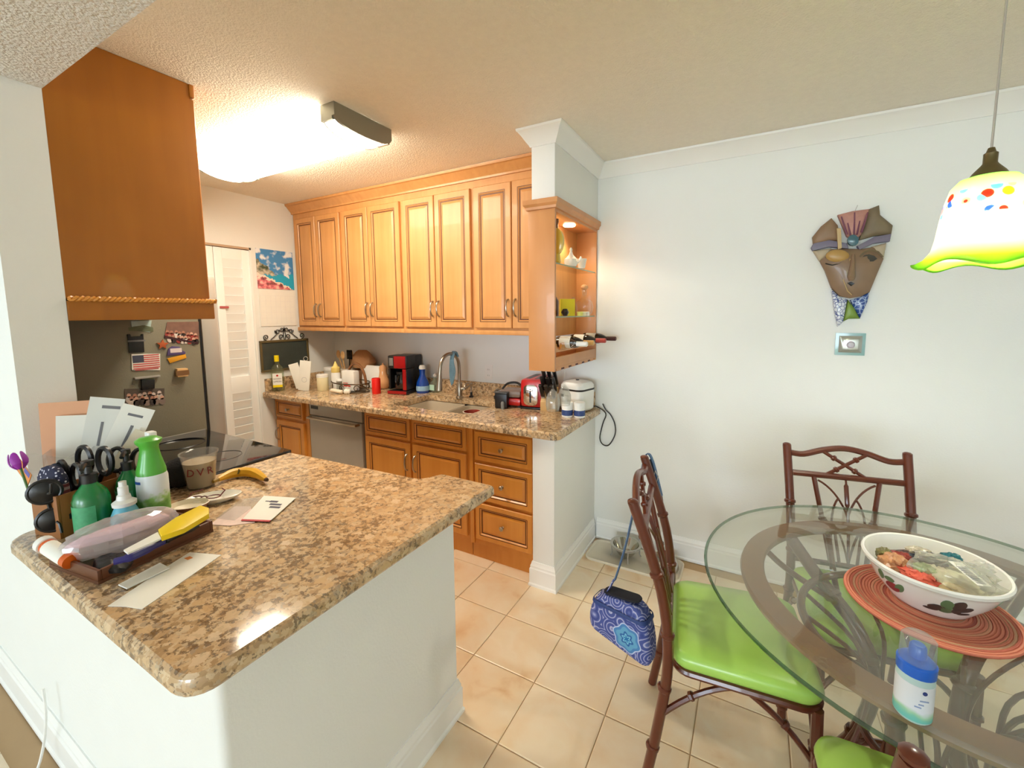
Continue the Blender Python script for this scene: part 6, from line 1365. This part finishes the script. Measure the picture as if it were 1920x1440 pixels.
piece('headdress_panel', [(480, 612), (525, 594), (530, 640), (590, 690), (583, 730), (500, 740), (430, 760), (445, 720)], Mk2)
piece('headdress_band', [(203, 795), (215, 776), (290, 760), (372, 775), (380, 800), (290, 792), (210, 810)], Mk4, .004, .026, .005)
piece('headdress_band', [(420, 788), (500, 745), (582, 730), (575, 766), (500, 775), (430, 806)], Mk4, .004, .026, .005)
piece('cheek_panel', [(213, 810), (300, 797), (288, 830), (243, 858)], Mk5); piece('cheek_panel', [(490, 790), (560, 772), (546, 850), (520, 828)], Mk5)
piece('face', [(245, 858), (300, 802), (380, 800), (440, 802), (510, 790), (545, 850), (515, 920), (480, 1005), (440, 1025), (390, 1035), (340, 1025), (300, 985), (270, 905)], Mk6, .0, .026, .026)
Mb = mat('blue_white_tile', (226, 230, 236), .3); 
def bw(name, a, b_, sc_):
    m = mat(name, a, .3, coat=.3); nt = m.node_tree; bs = nt.nodes['Principled BSDF']; tc = nt.nodes.new('ShaderNodeTexCoord'); v = nt.nodes.new('ShaderNodeTexVoronoi'); v.inputs['Scale'].default_value = sc_; v.feature = 'DISTANCE_TO_EDGE'
    nt.links.new(tc.outputs['Object'], v.inputs['Vector']); r = ramp(nt, [(.05, b_), (.09, a)]); nt.links.new(v.outputs['Distance'], r.inputs['Fac']); nt.links.new(r.outputs['Color'], bs.inputs['Base Color']); return m
piece('collar_panel', [(300, 990), (340, 1030), (375, 1040), (355, 1145), (330, 1168), (315, 1100)], bw('white_blue_glaze', (220, 226, 236), (60, 80, 150), 70), label='white collar panel with blue scrolls')
piece('collar_panel', [(480, 1005), (470, 1050), (435, 1130), (402, 1072), (390, 1042), (440, 1028)], bw('blue_white_glaze', (40, 76, 150), (170, 190, 220), 50), label='blue collar panel')
piece('collar_panel', [(378, 1042), (403, 1074), (435, 1131), (380, 1132), (356, 1144)], mat('leaf_glaze', (122, 152, 62), .4), label='green collar panel')
piece('gem', [(400+27*cos(i*pi/6), 762+27*sin(i*pi/6)) for i in range(12)], mat('teal_gem', (70, 112, 128), .2, coat=.5), .02, .018, .008, label='teal round gem')
for a, b_ in (((375, 680), (388, 738)), ((408, 630), (404, 740)), ((432, 670), (418, 735)), ((345, 650), (372, 735)), ((470, 630), (440, 725))):
    P0, P1 = zp(*a), zp(*b_); G().tube([(P0[0], -.034, P0[1]), (P1[0], -.034, P1[1])], [.003, .005], 6).build('headdress_ray', mat('plum_ray', (124, 74, 96), .5), t)
piece('gold_strip', [(322, 705), (342, 705), (346, 800), (328, 806)], mat('cream_gold', (200, 172, 122), .4), .02, .02, .004)
piece('eyelid', [(326+56*cos(i*pi/7), 836+30*sin(i*pi/7)) for i in range(14)], mat('gold_lid', (190, 152, 88), .4, coat=.2), .03, .014, .010, label='gold closed eyelid')
P0 = [zp(*q) for q in ((268, 872), (300, 880), (330, 874), (348, 864))]; G().tube([(x, -.046, z) for x, z in P0], .003, 6).build('eye_line', M_black, t)
piece('eye', [(432, 850), (450, 834), (472, 828), (498, 836), (512, 850), (494, 862), (462, 864)], mat('eye_olive', (52, 48, 34), .5), .03, .014, .003, label='dark olive open eye')
P0 = [zp(*q) for q in ((430, 840), (450, 818), (480, 808), (515, 818), (538, 842))]; G().tube([(x, -.046, z) for x, z in smoothpath([(x, z, 0) for x, z in P0], 3) and P0], .004, 6).build('brow', Mk2, t)
P0 = [zp(*q) for q in ((398, 830), (394, 880), (386, 935), (388, 950))]
G().tube([(x, -.050-d, z) for (x, z), d in zip(P0, (0, .006, .016, .008))], [.006, .010, .017, .012], 10).build('nose', Mk6, t)
piece('mouth', [(370, 964), (386, 958), (404, 966), (388, 978)], M_black, .045, .012, .002)
P0 = [zp(*q) for q in ((384, 850), (368, 900), (352, 950), (372, 1000), (392, 1020))]; G().tube([(x, -.047, z) for x, z in P0], .0025, 6).build('gold_line', mat('cream_gold', (200, 172, 122), .4), t)
P0 = [zp(*q) for q in ((405, 640), (428, 590))]; G().tube([(P0[0][0], -.006, P0[0][1]), (P0[1][0], -.006, P0[1][1])], .0012, 5).build('hanging_wire', M_steel, t)
t = thing('switch_plate', 'aqua glass-framed square wall plate under the ceramic mask', 'wall plate', (1.339, -.001, 1.367))
M_aq = mat('aqua_glass', (122, 166, 164), .15, coat=.4)
ringpanel(G(), .122, .112, [(0, 0), (0, -.006), (.014, -.007), (.016, -.004)], [0]*3).xf(Matrix.Translation((0, 0, -.056))).build('frame', M_aq, t, ang=20)
ringpanel(G(), .094, .084, [(0, -.004), (0, -.012), (.014, -.020), (.018, -.021)], [0]*3).xf(Matrix.Translation((0, 0, -.042))).build('bevelled_glass', mat('mirror_glass', (190, 196, 190), .08, .6, coat=.4), t, ang=20)
g = G().lathe([(.0001, 0), (.016, 0), (.018, .006), (.012, .013), (.0001, .014)], n=18); g.xf(Matrix.Rotation(pi/2, 4, 'X')); o = g.build('dial', mat('frosted_dial', (186, 180, 190), .3), t); o.location = (0, -.019, -.002)
# ------------------------------------------------------------------ pet mat and bowls
t = thing('pet_mat', 'cream rounded pet feeding mat on the floor against the dining wall', 'mat', (.315, -.165, .0))
g = G().loops([[(x, y, z) for x, y in rrect(-.285+i, .285-i, -.125+i, .125-i, .05, 6)] for i, z in ((0, .0005), (0, .010), (.004, .014), (.012, .010), (.016, .006))]); g.build('mat_body', mat('cream_rubber', (224, 216, 196), .5), t)
t = thing('pet_bowl_stand', 'raised wire stand with a steel pet bowl on the cream mat', 'pet bowl', (.262, -.155, .007))
g = G(); g.tube(disc(.088, .075, 28), .004, 6, closed=True)
for a in (.4, 1.97, 3.54, 5.11): g.tube([(.088*cos(a), .088*sin(a), .075), (.084*cos(a), .084*sin(a), .02), (.094*cos(a), .094*sin(a), .003)], .004, 6)
g.build('wire_stand', M_steel, t)
G().lathe([(.0001, .022), (.05, .022), (.068, .05), (.082, .08), (.096, .083), (.096, .086), (.08, .084), (.064, .05), (.048, .026), (.0001, .026)], n=30).build('bowl', mat('polished_steel', (200, 198, 190), .15, 1), t)
o = G().lathe([(.0001, 0), (.085, 0), (.09, .004), (.072, .055), (.068, .058), (.064, .055), (.055, .02), (.0001, .016)], n=30).build('pet_bowl', mat('polished_steel', (200, 198, 190), .15, 1))
tag(place(o, (.49, -.15, .007)), 'low steel pet bowl at the right end of the cream mat', 'pet bowl')
